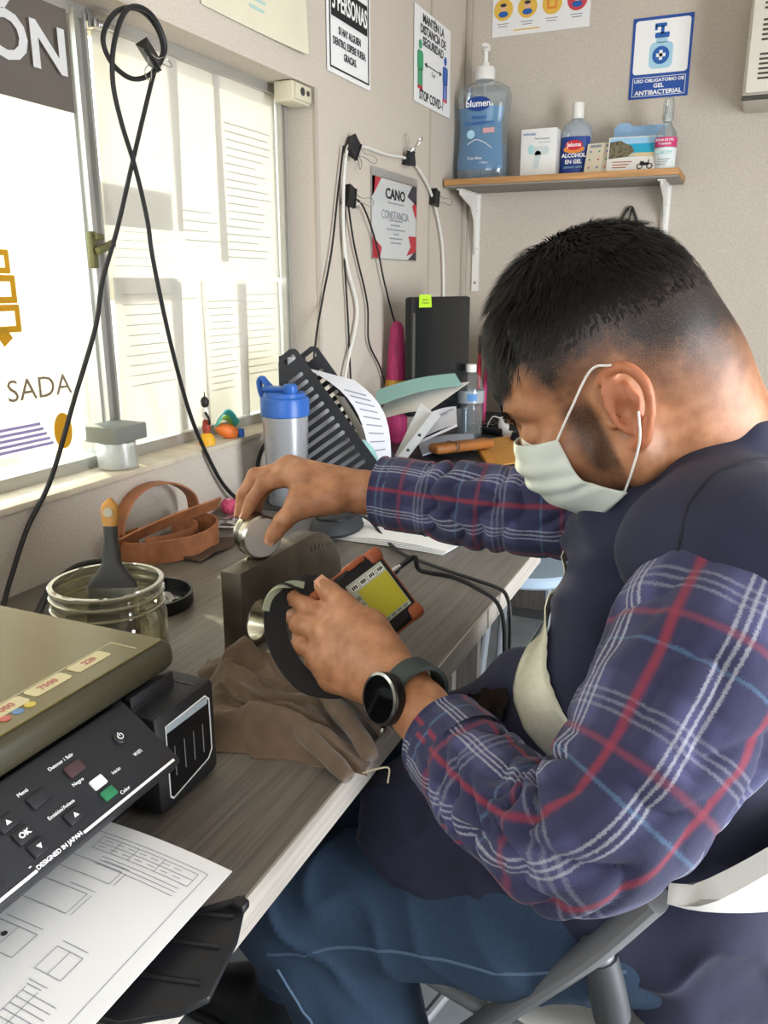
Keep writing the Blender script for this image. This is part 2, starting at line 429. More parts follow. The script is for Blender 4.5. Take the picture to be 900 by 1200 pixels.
# ------------------------------------------------------------------ looped black cable in front of the window
pts = [(.12, .70, .756), (.07, .78, .757), (.03, .84, .785), (.012, .90, .85), (.01, .962, .919), (.01, 1.03, 1.04), (.012, 1.09, 1.15), (.01, 1.118, 1.224), (.01, 1.165, 1.31), (.012, 1.212, 1.415),
       (.014, 1.255, 1.51), (.02, 1.281, 1.575), (.02, 1.309, 1.615), (.018, 1.295, 1.65), (.018, 1.25, 1.664), (.018, 1.195, 1.645), (.018, 1.160, 1.60), (.02, 1.175, 1.565), (.022, 1.222, 1.552), (.024, 1.275, 1.575),
       (.028, 1.305, 1.62), (.03, 1.27, 1.66), (.028, 1.215, 1.655), (.026, 1.178, 1.60), (.022, 1.170, 1.54), (.02, 1.185, 1.48), (.018, 1.215, 1.41),
       (.016, 1.238, 1.33), (.015, 1.246, 1.27), (.014, 1.268, 1.17), (.014, 1.295, 1.067), (.012, 1.335, .96), (.012, 1.387, .865), (.016, 1.43, .80), (.03, 1.473, .762), (.05, 1.56, .756), (.04, 1.68, .756)]
c = thing('hanging_cable', 'black cable coiled in a loop at the top of the window, hanging to the desk', 'cable', (0, 0, 0))
MB().tube(crom(pts, 8), .0042, 8).build('cord', m_cable, c)
binder_clip('black binder clip pinching the cable loop in front of the window', basis((.024, 1.262, 1.602), (0, .75, -.62), z=(.2, .55, -.75)), .042)
t = thing('cable_loop', 'short black cable arching up the wall beside the blue lidded shaker', 'cable', (0, 0, 0))
MB().tube(crom([(.07, 1.60, .7555), (.03, 1.575, .77), (.014, 1.565, .815), (.014, 1.60, .862), (.016, 1.66, .868), (.03, 1.70, .83), (.03, 1.74, .757)], 8), .005, 8).build('cord', m_cable, t)

# ------------------------------------------------------------------ things on the sill
t = thing('foam_block', 'grey slab on a clear roll on the sill, below the window latch', 'block', (-.035, 1.168, SILL))
MB().box((0, 0, .068), (.075, .085, .03), .003).build('grey_block', mat('grey_foam', '#7d8078', .7, bump=(120, .1)), t)
MB().lathe([(.026, 0), (.036, .004), (.037, .026), (.034, .05), (.022, .052)], 28).build('clear_roll', clear('tape_clear', '#eef0ea', .3, .6, .2), t)
m_toyblack = mat('toy_black', '#1c1a18', .5); m_toyred = mat('toy_red', '#9a3a26', .5); m_toyyel = mat('toy_yellow', '#e0a821', .5); m_toywhite = mat('toy_white', '#e8e4dc', .5)
t = thing('figurine', 'small dark figurine on a yellow base standing on the window sill', 'figurine', (-.02, 1.425, SILL))
MB().lathe([(.017, 0), (.018, .008), (.014, .02), (.006, .026)], 16).build('base', m_toyyel, t)
MB().lathe([(.006, .02), (.009, .035), (.007, .05), (.0045, .055)], 14).build('lower_body', m_toyred, t)
MB().lathe([(.0045, .054), (.007, .06), (.0075, .072), (.0045, .08)], 14).build('upper_body', m_toywhite, t)
MB().lathe([(.0045, .08), (.008, .084), (.009, .094), (.006, .1), (.0015, .103), (.001, .112)], 14).build('hat', m_toyblack, t)
MB().tube(crom([(.004, -.006, .07), (.014, -.009, .058), (.012, -.004, .045)], 5), .0028, 8).build('arm', m_toyblack, t)
t = thing('toy_bird', 'colourful toy bird lying beside the figurine on the sill', 'toy', (-.025, 1.505, SILL), -.5)
MB().lathe([(.0, -.03), (.012, -.024), (.017, -.006), (.014, .012), (.006, .026), (0, .03)], 16, Matrix.Translation((0, 0, .017)) @ Euler((1.2, 0, 0)).to_matrix().to_4x4()).build('body', mat('toy_orange', '#d8702a', .5), t)
MB().grid(lambda u, v: ((v - .5) * .02 + .004, .05 * (u - .5), .022 + .03 * math.sin(PI * u) + .012 * v), 10, 6, .003).build('wing', mat('toy_teal', '#3aa7a0', .5), t)
MB().grid(lambda u, v: ((v - .5) * .016 - .012, .045 * (u - .4), .016 + .022 * math.sin(PI * u) + .01 * v), 10, 6, .003).build('wing', mat('toy_green', '#8ec04a', .5), t)
MB().box((.006, .032, .01), (.014, .014, .02), .004).build('tail', mat('toy_blue', '#2d66b5', .5), t)

# ------------------------------------------------------------------ electrical box under the lintel
t = thing('junction_box', 'small ivory plastic box at the upper right corner of the window recess', 'box', (0.0, 1.845, LINT - .048))
MB().box((-.028, 0, .024), (.05, .085, .044), .004).build('body', mat('ivory', '#cfc8b0', .5), t)
MB().box((.0, .0, .024), (.008, .07, .034), .002).build('cover', mat('ivory', '#cfc8b0', .5), t)
for y, s in ((-.008, .009), (.018, .006)): MB().cyl((.003, y, .026), (.006, y, .026), s, n=14).build('knockout', mat('dark_grey', '#3d3b38', .6), t)

# ------------------------------------------------------------------ papers on the window wall
def wall_sheet(name, label, cat, y0, y1, z0, z1, m, curl=.0, group=None):
    t = thing(name, label, cat, (0.001, y0, z0), group=group)
    w_, hh = y1 - y0, z1 - z0
    MB().grid(lambda u, v: (.002 + curl * (u ** 3) * (1 - v), w_ * u, hh * v), 10, 10, -.0012).build('sheet', m, t)
    return t, (lambda y, z, x=.0045: basis((x, y - y0, z - z0), (0, 1, 0), z=(1, 0, 0)))
def wbar(mb, P, y0, y1, z0, z1, h=.0006): mb.prism(rect(y0 - (y0 + y1) / 2, z0 - (z0 + z1) / 2, y1 - (y0 + y1) / 2, z1 - (z0 + z1) / 2), h, P((y0 + y1) / 2, (z0 + z1) / 2)); return mb

t, P = wall_sheet('notice', 'cream notice with faint teal print and curled corner above the window lintel', 'poster', 1.455, 1.85, 1.728, 2.05, mat('cream_paper', '#d9d3bb', .7, noise=(6, .04)), .012)
for k in range(3): pr = wbar(MB(), P, 1.60 + .01 * k, 1.78 - .02 * k, 1.80 - .016 * k, 1.806 - .016 * k); pr.build('print_line', mat('print_teal', '#a9c6c0', .7), t)

t, P = wall_sheet('capacity_sign', 'white sign with black band reading 5 PERSONAS right of the window', 'sign', 1.965, 2.215, 1.722, 2.04, m_paper)
b = MB()
for a in ((1.977, 2.203, 1.733, 1.737), (1.977, 2.203, 2.024, 2.028), (1.977, 1.981, 1.733, 2.028), (2.199, 2.203, 1.733, 2.028)): wbar(b, P, *a)
b.build('border', m_inkblack, t)
wbar(MB(), P, 1.987, 2.193, 1.848, 1.918).build('band', m_inkblack, t)
text('5 PERSONAS', .058, P(2.09, 1.883, .0056), mat('print_white', '#f4f4f2', .7), t, sx=.62, bold=.02)
text('MÁXIMO', .055, P(2.09, 1.962), m_inkblack, t, sx=.85, bold=.02)
for k, s in enumerate(('SI HAY ALGUIEN', 'DENTRO, ESPERE FUERA.', 'GRACIAS.')): text(s, .024, P(2.09, 1.822 - .027 * k), m_ink, t, sx=.72, bold=.02)

t, P = wall_sheet('distance_sign', 'white sign with a green and a blue standing figure, nearest the room corner', 'sign', 2.53, 2.848, 1.757, 2.02, m_paper, .003)
for k, s in enumerate(('MANTÉN LA', 'DISTANCIA DE', 'SEGURIDAD')): text(s, .034, P(2.689, 1.995 - .031 * k), m_ink, t, sx=1.0, bold=.02)
text('STOP COVID-19', .038, P(2.689, 1.782), m_inkblack, t, sx=.86, bold=.02)
for y, hexm, nm in ((2.577, '#3d9c6c', 'green_figure'), (2.80, '#3c63b0', 'blue_figure')):
    b = MB(); m_ = mat('print_' + nm, hexm, .6)
    b.prism(disc(.013, 16, (0, .052), 1, 1), .0006, P(y, 1.868)); b.prism(rrect(.048, .055, .012, 3, (0, .008)), .0006, P(y, 1.868))
    for s_ in (-1, 1): b.prism(rrect(.017, .05, .005, 3, (s_ * .011, -.04)), .0006, P(y, 1.868))
    b.build(nm, m_, t)
    b = MB()
    for s_ in (-1, 1): b.prism(rrect(.018, .01, .003, 3, (s_ * .011, -.066)), .0007, P(y, 1.868))
    b.build('shoes', m_red, t)
b = MB(); wbar(b, P, 2.615, 2.765, 1.872, 1.875)
for y, s_ in ((2.615, 1), (2.765, -1)): b.prism([(0, 0), (s_ * .018, .008), (s_ * .018, -.008)][::s_], .0006, P(y, 1.8735))
b.build('arrow', m_ink, t)
text('2 m', .02, P(2.69, 1.857), m_ink, t)

t, P = wall_sheet('certificate', 'red cornered certificate in a clear sleeve on the wall, above the monitor', 'certificate', 2.222, 2.556, 1.293, 1.512, m_paper)
MB().span((.003, -.006, -.004), (.0042, .342, .222)).build('clear_sleeve', clear('sleeve_clear', '#f4f6f6', .15, .97, .1), t)
b = MB(); b.span((.002, -.004, .221), (.005, .342, .243))
b.build('sleeve_strip', clear('strip_clear', '#e4e4e0', .3, .7, .15), t)
def wpoly(poly, m_, nm, x=.0046): MB().prism(poly, .0005, P(0, 0, x)).build(nm, m_, t)
q = lambda *a: [(y, z) for y, z in a]
PP = P(0, 0)
def tri(nm, m_, *pts_):
    pts_ = list(pts_)
    area = sum(pts_[i][0] * pts_[(i + 1) % len(pts_)][1] - pts_[(i + 1) % len(pts_)][0] * pts_[i][1] for i in range(len(pts_)))
    if area < 0: pts_ = pts_[::-1]
    MB().prism(pts_, .0005, P(2.222, 1.293)).build(nm, m_, t)
m_cred = mat('print_crimson', '#b3323a', .6); m_cdark = mat('print_charcoal', '#3a3540', .6)
tri('red_corner', m_cred, (0, .219), (.062, .219), (.0, .165)); tri('dark_corner', m_cdark, (0, .165), (0, .219), (.018, .219), (.012, .18))
tri('dark_corner', m_cdark, (.26, .185), (.30, .219), (.334, .219), (.334, .165)); tri('red_corner', m_cred, (.30, .16), (.334, .18), (.334, .125), (.325, .13))
tri('red_corner', m_cred, (.0, .06), (.065, .03), (.05, .0), (0, 0)); tri('dark_corner', m_cdark, (.265, .0), (.334, 0), (.334, .03), (.30, .015))
tri('red_corner', m_cred, (.334, .025), (.334, .072), (.27, .07), (.29, .04), (.255, .012))
text('CANO', .04, P(2.389, 1.473), m_inkblack, t, sx=1.25, bold=.025)
text('CONSTANCIA', .034, P(2.389, 1.415), m_inkgrey, t, sx=.95, bold=.0)
b = MB()
for k, (a_, c_) in enumerate(((.11, .23), (.12, .22), (.13, .2), (.10, .24), (.15, .19), (.12, .22), (.13, .21))):
    z = 1.448 - (.0 if k == 0 else .036 + .0125 * k); wbar(b, P, 2.222 + a_, 2.222 + c_, z, z + .0035)
b.build('print', m_inkgrey, t)

# ------------------------------------------------------------------ cables clipped along the window wall
t = thing('white_wall_cable', 'white cable held by clips in an arch round the certificate', 'cable', (0, 0, 0))
MB().tube(crom([(.02, 1.99, .80), (.02, 1.985, .90), (.016, 2.03, 1.01), (.012, 2.09, 1.10), (.012, 2.10, 1.17), (.012, 2.035, 1.29), (.013, 2.025, 1.44), (.013, 2.055, 1.56), (.012, 2.15, 1.575), (.012, 2.30, 1.575), (.012, 2.48, 1.582),
               (.012, 2.60, 1.545), (.012, 2.685, 1.49), (.012, 2.765, 1.39), (.012, 2.80, 1.28), (.012, 2.81, 1.1), (.014, 2.80, .80)], 8), .0045, 8).build('cord', m_wcable, t)
blk = [('black cord on the wall running down to the black file rack', [(.013, 2.03, 1.56), (.011, 2.0, 1.45), (.012, 1.955, 1.30), (.012, 1.90, 1.18), (.012, 1.86, 1.08), (.02, 1.84, 1.0), (.05, 1.86, .78)]),
       ('black cord hanging straight down the wall behind the file rack', [(.013, 2.035, 1.43), (.01, 2.035, 1.28), (.01, 2.05, 1.13), (.01, 2.06, 1.0), (.02, 2.06, .76)]),
       ('black cord on the wall curving in beside the white cable', [(.014, 2.045, 1.44), (.012, 2.09, 1.32), (.012, 2.17, 1.17), (.012, 2.18, 1.06), (.012, 2.26, .98), (.02, 2.29, .90), (.04, 2.29, .756)]),
       ('black cord sweeping across the certificate towards the monitor', [(.014, 2.05, 1.44), (.018, 2.13, 1.425), (.018, 2.22, 1.33), (.018, 2.28, 1.22), (.02, 2.36, 1.10), (.03, 2.46, 1.0), (.06, 2.52, .93)])]
for lb, q_ in blk:
    t = thing('power_cable', lb, 'cable', (0, 0, 0), group='black cords on the window wall')
    MB().tube(crom(q_, 8), .0028, 7).build('cord', m_cable, t)
for lb, (y, z), ax, zz in (('upper left binder clip holding the white cable on the wall', (2.06, 1.572), (0, .6, .8), (.3, .75, -.45)),
                       ('binder clip gathering the black cords left of the certificate', (2.035, 1.445), (0, .25, 1), (.25, .9, -.2)),
                       ('binder clip on the white cable above the certificate', (2.47, 1.566), (0, 1, .1), (.2, .3, .9)),
                       ('binder clip on the white cable right of the certificate', (2.675, 1.497), (0, .2, 1), (.2, 1, 0))):
    binder_clip(lb, basis((.014, y, z), ax, z=zz), .05, 'binder clips on the window wall')

# ------------------------------------------------------------------ signs on the back wall
def back_sheet(name, label, cat, x0, x1, z0, z1, m):
    t = thing(name, label, cat, (x0, YB - .001, z0))
    MB().span((0, -.002, 0), (x1 - x0, 0, z1 - z0)).build('sheet', m, t)
    return t, (lambda x, z, y=.0024: basis((x - x0, -y, z - z0), (1, 0, 0), z=(0, -1, 0)))
t, P = back_sheet('gel_sign', 'blue bordered sign with a dispenser bottle picture on the back wall', 'sign', .562, .746, 1.803, 2.04, m_blue)
t.rotation_euler = (0, .0, 0)
m_pw = mat('print_white', '#f4f4f2', .7); m_pale = mat('print_pale_blue', '#a9d3e6', .6); m_deep = mat('print_deep_blue', '#245fae', .6)
MB().prism(rrect(.168, .156, .01, 4), .0006, P(.654, 1.953)).build('white_panel', m_pw, t)
b = MB(); b.prism(rrect(.072, .076, .016, 5), .0008, P(.654, 1.927, .003)); b.prism(rrect(.034, .016, .003, 3), .0008, P(.654, 1.971, .003)); b.build('bottle_picture', m_pale, t)
b = MB(); b.prism(rrect(.044, .015, .003, 3), .0008, P(.654, 1.985, .003)); b.prism(rect(-.005, -.012, .005, .012), .0008, P(.654, 2.0, .003)); b.prism(rrect(.036, .011, .004, 3), .0008, P(.648, 2.014, .003)); b.prism(rect(-.004, -.01, .004, .004), .0008, P(.634, 2.01, .003))
b.build('pump_picture', m_deep, t)
MB().prism(disc(.026, 24), .0008, P(.654, 1.927, .004)).build('round_badge', m_deep, t)
b = MB(); b.prism(rect(-.014, -.005, .014, .005), .0008, P(.654, 1.927, .005)); b.prism(rect(-.005, -.014, .005, .014), .0008, P(.654, 1.927, .005)); b.build('cross', m_pw, t)
b = MB()
for a in ((-.082, -.028, .082, -.0265), (-.082, .0265, .082, .028), (-.082, -.028, -.0805, .028), (.0805, -.028, .082, .028)): b.prism(rect(*a), .0006, P(.654, 1.838))
b.build('caption_border', m_pw, t)
for s, z, k in (('USO OBLIGATORIO DE', 1.855, .0135), ('GEL', 1.839, .017), ('ANTIBACTERIAL', 1.82, .018)): text(s, k, P(.654, z), m_pw, t, sx=1.1, bold=.03)

t, P = back_sheet('hygiene_poster', 'white poster with a row of round picture badges at the top edge', 'poster', .09, .42, 2.035, 2.27, m_paper)
m_byel = mat('print_amber', '#e3b94a', .6); m_skin = mat('print_skin', '#e8b992', .6)
for k, (hx, z) in enumerate((('#e3b94a', 2.116), ('#e3b94a', 2.116), ('#e3b94a', 2.117), ('#c9424d', 2.119))):
    x = .128 + .083 * k; mm = mat('badge' + hx, hx, .6)
    MB().prism(disc(.033, 28), .0006, P(x, z)).build('badge', mm, t)
    if k < 2 or k == 3:
        MB().prism(disc(.012, 16), .0006, P(x, z + .006, .0034)).build('face', m_skin, t)
        MB().prism(disc(.013, 16, (0, 0), 1.3, .7), .0006, P(x, z - .014, .0034)).build('body', m_deep, t)
        MB().prism(disc(.011, 12, (0, 0), 1, .5), .0006, P(x, z + .013, .0042)).build('hair', m_ink, t)
    else:
        MB().prism(rrect(.034, .034, .004, 3), .0006, P(x, z, .0034)).build('face', mat('print_orange', '#e08a3a', .6), t)
        MB().prism(rrect(.02, .02, .003, 3), .0006, P(x, z, .0042)).build('body', m_byel, t)
    b = MB(); 
    for r_ in range(2): b.prism(rect(-.02 + .004 * r_, -.0012, .02 - .004 * r_, .0012), .0005, P(x, z - .043 - .008 * r_))
    b.build('caption', m_inkgrey, t)
MB().prism(rect(-.045, -.0018, .045, .0018), .0006, P(.21, 2.05)).build('yellow_caption', m_byel, t)

# ------------------------------------------------------------------ air conditioner
m_ivory = mat('aircon_ivory', '#d3cdbf', .45)
t = thing('air_conditioner', 'ivory air conditioner with dark louvre slots high on the back wall', 'air conditioner', (.915, YB, 1.735))
MB().box((.30, -.105, .16), (.60, .21, .32), .012).build('body', m_ivory, t)
MB().box((.30, -.214, .165), (.585, .012, .295), .006).build('front_panel', mat('aircon_panel', '#ddd8cb', .45), t)
MB().box((.30, -.2135, .006), (.60, .014, .012), .003).build('lower_lip', mat('aircon_dark', '#4a4641', .6), t)
k = 0
for g0, n in ((.055, 6), (.155, 5), (.235, 3)):
    for i in range(n):
        MB().box((.155, -.2205, g0 + .0125 * i), (.235, .003, .0055), .001).build('louvre_slot', mat('aircon_dark', '#4a4641', .6), t)

# ------------------------------------------------------------------ hook with a dark cord on the back wall
t = thing('cord_hook', 'dark cord loop hung on the back wall behind the man', 'cord', (.595, YB, 1.36))
MB().tube(crom([(-.025, -.006, 0), (-.028, -.008, .05), (-.014, -.01, .095), (.004, -.012, .11), (.016, -.01, .09), (.03, -.008, .05), (.04, -.006, 0)], 8), .0045, 8).build('cord', m_cable, t)
MB().tube(crom([(-.004, -.006, .02), (.0, -.008, .07), (.006, -.014, .105)], 6), .003, 6).build('strand', m_cable, t)
MB().cyl((.002, 0, .104), (.002, -.02, .106), .003, n=10).build('nail', m_chrome, t)
# ------------------------------------------------------------------ shelf in the corner and what stands on it
m_shelf = mat('shelf_wood', '#b98a57', .55, noise=(14, .18), stretch=(.6, 8, 8))
m_under = mat('shelf_under', '#8d877e', .7)
sh = thing('wall_shelf', 'wood topped shelf on two white brackets in the room corner', 'shelf', (.385, YB, 1.535))
MB().box((0, -.118, .016), (.755, .232, .020), .002).build('board', m_shelf, sh)
MB().box((0, -.118, .003), (.75, .228, .006), .001).build('underside', m_under, sh)
for x in (-.33, .325):
    b = MB()
    b.box((x, -.105, -.004), (.022, .20, .004)); b.box((x, -.004, -.16), (.026, .005, .36))
    b.prism([(-.20, -.006), (-.006, -.006), (-.006, -.21), (-.016, -.21), (-.03, -.10), (-.08, -.05), (-.20, -.02)], .005, Matrix.Translation((x - .0025, 0, 0)) @ Matrix(((0, 0, 1, 0), (1, 0, 0, 0), (0, 1, 0, 0), (0, 0, 0, 1))))
    br = b.build('bracket', m_white, sh)
    for z in (-.06, -.19, -.31): MB().cyl((x, -.006, z), (x, -.010, z), .005, n=10).build('screw', m_chrome, br)
ST = 1.561
def front(o, x=(1, 0, 0), n=(0, -1, 0)): return basis(o, x, z=n)
# big pump bottle
t = thing('sanitizer_bottle', 'large clear pump bottle with a blue label, left end of the shelf', 'bottle', (.105, 2.92, ST))
prof = [(.0, 0), (.078, 0), (.086, .008), (.088, .05), (.081, .13), (.078, .18), (.086, .235), (.089, .265), (.080, .292), (.05, .308), (.03, .314), (.028, .33)]
MB().lathe(prof, 40, sx=1.06, sy=.62).build('body', clear('bottle_clear', '#eaf2f6', .06, .9, .16), t)
m_liq = clear('gel_blue', '#bcd9ea', .05, .75, .1)
MB().lathe([(.0, .004), (.074, .006), (.082, .02), (.083, .05), (.077, .11), (.0, .112)], 32, sx=1.06, sy=.60).build('gel', m_liq, t)
m_lab = clear('label_blue_film', '#86b6de', .2, .55, .08)
def bottle_r(z): return float(np.interp(z, [p[1] for p in prof], [p[0] for p in prof]))
def lab_fn(u, v):
    z = .035 + .195 * v; a_ = -1.15 + 2.15 * u; r = bottle_r(z) + .0012
    return (r * 1.06 * math.sin(a_), -r * .62 * math.cos(a_), z)
MB().grid(lab_fn, 22, 18).build('label', m_lab, t, smooth=180)
b = MB().prism(disc(.043, 28, (0, 0), 1, .52), .001, front((-.004, -.0555, .238))); b.build('brand_oval', mat('label_navy', '#1d3f8a', .4), t)
text('blumen', .029, front((-.004, -.0570, .238)), m_pw, t, sx=1.0, bold=.02)
text('Nature', .018, front((.0, -.0535, .197)), m_deep, t)
text('GEL ANTISÉPTICO', .013, front((.0, -.0535, .178)), m_deep, t, bold=.02)
text('Con Aloe', .013, front((-.012, -.0565, .07)), m_pw, t); text('1 litro', .012, front((.02, -.0565, .055)), m_pw, t)
MB().prism(disc(.014, 20), .0006, front((-.028, -.0530, .145))).build('label_badge', m_pale, t)
b = MB(); b.prism(rect(-.02, -.008, .02, .008), .0006, front((.034, -.0530, .155))); b.build('label_strip', mat('label_pink', '#d7a6a8', .5), t)
b = MB(); b.tube(crom([(-.04, -.0500, .115), (-.01, -.0545, .128), (.02, -.0540, .118), (.045, -.0500, .10)], 6), .0012, 5); b.build('label_swirl', m_pw, t)
p = MB(); p.lathe([(.032, .318), (.033, .325), (.033, .352), (.029, .358), (.014, .36), (.012, .372), (.008, .374), (.008, .405), (.014, .407), (.014, .424), (.010, .428)], 26); p.box((.004, -.012, .418), (.018, .05, .012), .004); p.build('pump', m_white, t)
MB().tube([(0, 0, .31), (0, 0, .02)], .004, 8).build('dip_tube', clear('tube_clear', '#e8eef2', .2, .5, .1), t)
# clear bottle behind it in the corner
t = thing('clear_bottle', 'empty clear bottle in the corner behind the large pump bottle', 'bottle', (.045, 2.975, ST))
MB().lathe([(.0, 0), (.036, 0), (.038, .01), (.038, .20), (.03, .235), (.016, .255), (.016, .275), (.019, .276), (.019, .283), (.013, .285)], 26).build('body', clear('bottle_clear', '#eaf2f6', .06, .9, .16), t)
# thermometer box
t = thing('thermometer_box', 'white cardboard box with a pale thermometer picture on the shelf', 'box', (.308, 2.91, ST))
MB().box((0, 0, .075), (.118, .07, .15), .002).build('carton', mat('carton_white', '#e3e4e0', .6), t)
m_tq = mat('print_turquoise', '#a8d5d8', .6)
b = MB(); b.prism(rrect(.056, .026, .010, 4), .0006, front((.008, -.0352, .082))); b.prism(rrect(.02, .055, .008, 4), .0006, front((-.003, -.0352, .055)) @ Euler((0, 0, -.15)).to_matrix().to_4x4()); b.build('picture', mat('print_pearl', '#c9d3d2', .6), t)
MB().prism(disc(.014, 18, (0, 0), .7, 1.1), .0006, front((-.024, -.0358, .086))).build('picture_nose', m_tq, t)
text('INFRARED', .009, front((-.03, -.0352, .133)), m_deep, t, bold=.02); text('Thermometer', .009, front((.012, -.0352, .119)), m_ink, t); text('Non contact', .0075, front((.02, -.0352, .108)), m_inkgrey, t)
# alcohol gel bottle
t = thing('alcohol_bottle', 'clear flat bottle with blue label reading ALCOHOL EN GEL, behind the white carton', 'bottle', (.418, 2.945, ST))
MB().lathe([(.0, 0), (.046, 0), (.05, .006), (.051, .135), (.046, .158), (.026, .175), (.018, .18), (.018, .188)], 34, sx=1, sy=.62).build('body', clear('gel_body', '#dfeaf2', .06, .7, .14), t)
MB().grid(lambda u, v: (.0505 * math.sin((u - .5) * 2.7), -.0325 * math.cos((u - .5) * 2.7), .008 + .117 * v), 16, 4, .0012).build('label', mat('label_navy', '#1d3f8a', .4), t)
b = MB(); b.prism(disc(.028, 24, (0, 0), 1, .55), .0008, front((.0, -.0345, .098))); b.build('brand_oval', m_red, t)
b = MB(); b.prism(disc(.034, 24, (0, 0), 1, .35), .0006, front((.0, -.034, .085))); b.build('brand_flash', mat('print_orange', '#e08a3a', .6), t)
text('Jaloma', .017, front((0, -.0358, .099)), m_pw, t, bold=.02)
text('ALCOHOL', .0165, front((0, -.0345, .066)), m_pw, t, bold=.03); text('EN GEL', .0165, front((0, -.0345, .047)), m_pw, t, bold=.03)
text('DESINFECTANTE', .008, front((0, -.0345, .03)), m_pale, t)
MB().lathe([(.019, .182), (.0195, .186), (.0195, .228), (.017, .231), (.0, .231)], 24).build('cap', m_white, t)
# cards and brochures leaning on each other
def leaning(name, label, cat, cx, y, w_, h_, m, tilt=.25, rz=0.0, th=.0012, group=None):
    M = Matrix.Translation((cx, y, ST)) @ Euler((-tilt, 0, rz)).to_matrix().to_4x4()
    t = thing(name, label, cat, group=group, M=M)
    MB().box((0, 0, h_ / 2), (w_, th, h_), 0).build('card', m, t)
    return t, (lambda x, z, o=.0: basis((x, -th / 2 - .0003 - o, z), (1, 0, 0), z=(0, -1, 0)))
m_cream = mat('card_cream', '#d9cfb8', .6)
for i, (x, lb) in enumerate(((.485, 'cream card with dots leaning beside the blue alcohol bottle'), (.535, 'cream card with dots leaning left of the beach postcard'))):
    t, P = leaning('dotted_card', lb, 'card', x, 2.885 - .003 * i, .056, .105, m_cream, .32, -.12, group='dotted cards on the shelf')
    for k in range(6):
        MB().prism(disc(.003, 10), .0004, P(-.014 + .028 * (k % 2) + .003 * i, .025 + .026 * (k // 2))).build('dot', (m_red, m_deep, mat('print_green', '#3c8f52', .6))[k % 3], t)
    MB().prism(rect(-.018, -.004, .018, .004), .0004, P(0, .095)).build('dot_header', m_inkgrey, t)
t, P = leaning('brochure', 'tall pale blue brochure with a scalloped top behind the beach postcard', 'brochure', .615, 2.935, .16, .155, mat('card_sky', '#8fb4d6', .55), .22, 0)
MB().prism(rrect(.05, .03, .014, 4), .0012, P(-.05, .150)).build('scallop', mat('card_sky', '#8fb4d6', .55), t)
t, P = leaning('postcard', 'beach postcard with turquoise sea, rocks and a motorbike', 'postcard', .615, 2.872, .165, .118, mat('card_white', '#e6e4de', .5), .34, .05)
MB().prism(rect(-.078, -.03, .078, .03), .0003, P(.0, .082)).build('sea', mat('print_sea', '#2aa6c9', .5), t)
MB().prism(rect(-.078, -.010, .078, .010), .0003, P(.0, .104, .0003)).build('sky', mat('print_skyblue', '#9ecbe8', .5), t)
MB().prism([(-.078, -.035), (-.02, -.03), (.0, -.012), (-.012, .006), (-.03, .014), (-.045, .024), (-.078, .02)], .0003, P(.0, .082, .0006)).build('rocks', mat('print_rock', '#6e664f', .7, noise=(120, .5)), t)
MB().prism([(-.03, -.004), (.078, -.009), (.078, .005), (.0, .006)], .0003, P(.0, .058, .0004)).build('sand', mat('print_sand', '#d8c79a', .7), t)
b = MB()
for x in (.020, .050): b.tube([(x + .008 * math.cos(a), .0, .019 + .008 * math.sin(a)) for a in [2 * PI * k / 14 for k in range(14)]], .0016, 5, closed=True)
b.box((.034, -.0005, .026), (.026, .002, .009), .0005); b.box((.046, -.0005, .034), (.003, .002, .012)); b.box((.026, -.0005, .033), (.012, .002, .003))
b.build('motorbike', m_inkblack, t).location = (0, -.0012, 0)
b = MB()
for k in range(3): b.prism(rect(-.03, -.0016, .03 - .008 * k, .0016), .0003, P(-.035, .036 - .009 * k))
b.build('print', mat('print_rust', '#b0704a', .6), t)
# spray bottle with a pink label band
t = thing('spray_bottle', 'small clear spray bottle with a pink label band, right end of shelf', 'bottle', (.707, 2.90, ST))
MB().lathe([(.0, 0), (.03, 0), (.033, .005), (.033, .095), (.03, .115), (.014, .135), (.012, .15)], 28).build('body', clear('bottle_clear', '#eaf2f6', .06, .9, .16), t)
MB().grid(lambda u, v: (.0335 * math.sin((u - .5) * 3.0), -.0335 * math.cos((u - .5) * 3.0), .07 + .028 * v), 16, 2, .0008).build('pink_band', mat('label_magenta', '#cf3f78', .5), t)
MB().grid(lambda u, v: (.0335 * math.sin((u - .5) * 2.8), -.0335 * math.cos((u - .5) * 2.8), .008 + .06 * v), 16, 2, .0008).build('label', mat('label_milk', '#dfe8e6', .5), t)
text('ZONA DE PIEL', .0085, front((0, -.0348, .089)), m_pw, t, bold=.02); text('Y MANOS', .0085, front((0, -.0348, .078)), m_pw, t, bold=.02)
text('PURTY', .0165, front((0, -.0345, .052)), m_tq, t, bold=.02)
b = MB()
for k in range(3): b.prism(rect(-.018, -.001, .018 - .006 * k, .001), .0004, front((0, -.0345, .034 - .007 * k)))
b.build('print', m_inkgrey, t)
MB().lathe([(.0145, .145), (.015, .165), (.011, .172), (.009, .19), (.0, .191)], 20).build('collar', clear('cap_frost', '#e9eceb', .4, .5, .15), t)
MB().lathe([(.017, .15), (.017, .195), (.013, .213), (.0, .217)], 22, cap=False).build('overcap', clear('cap_clear', '#f2f5f5', .1, .92, .15), t)
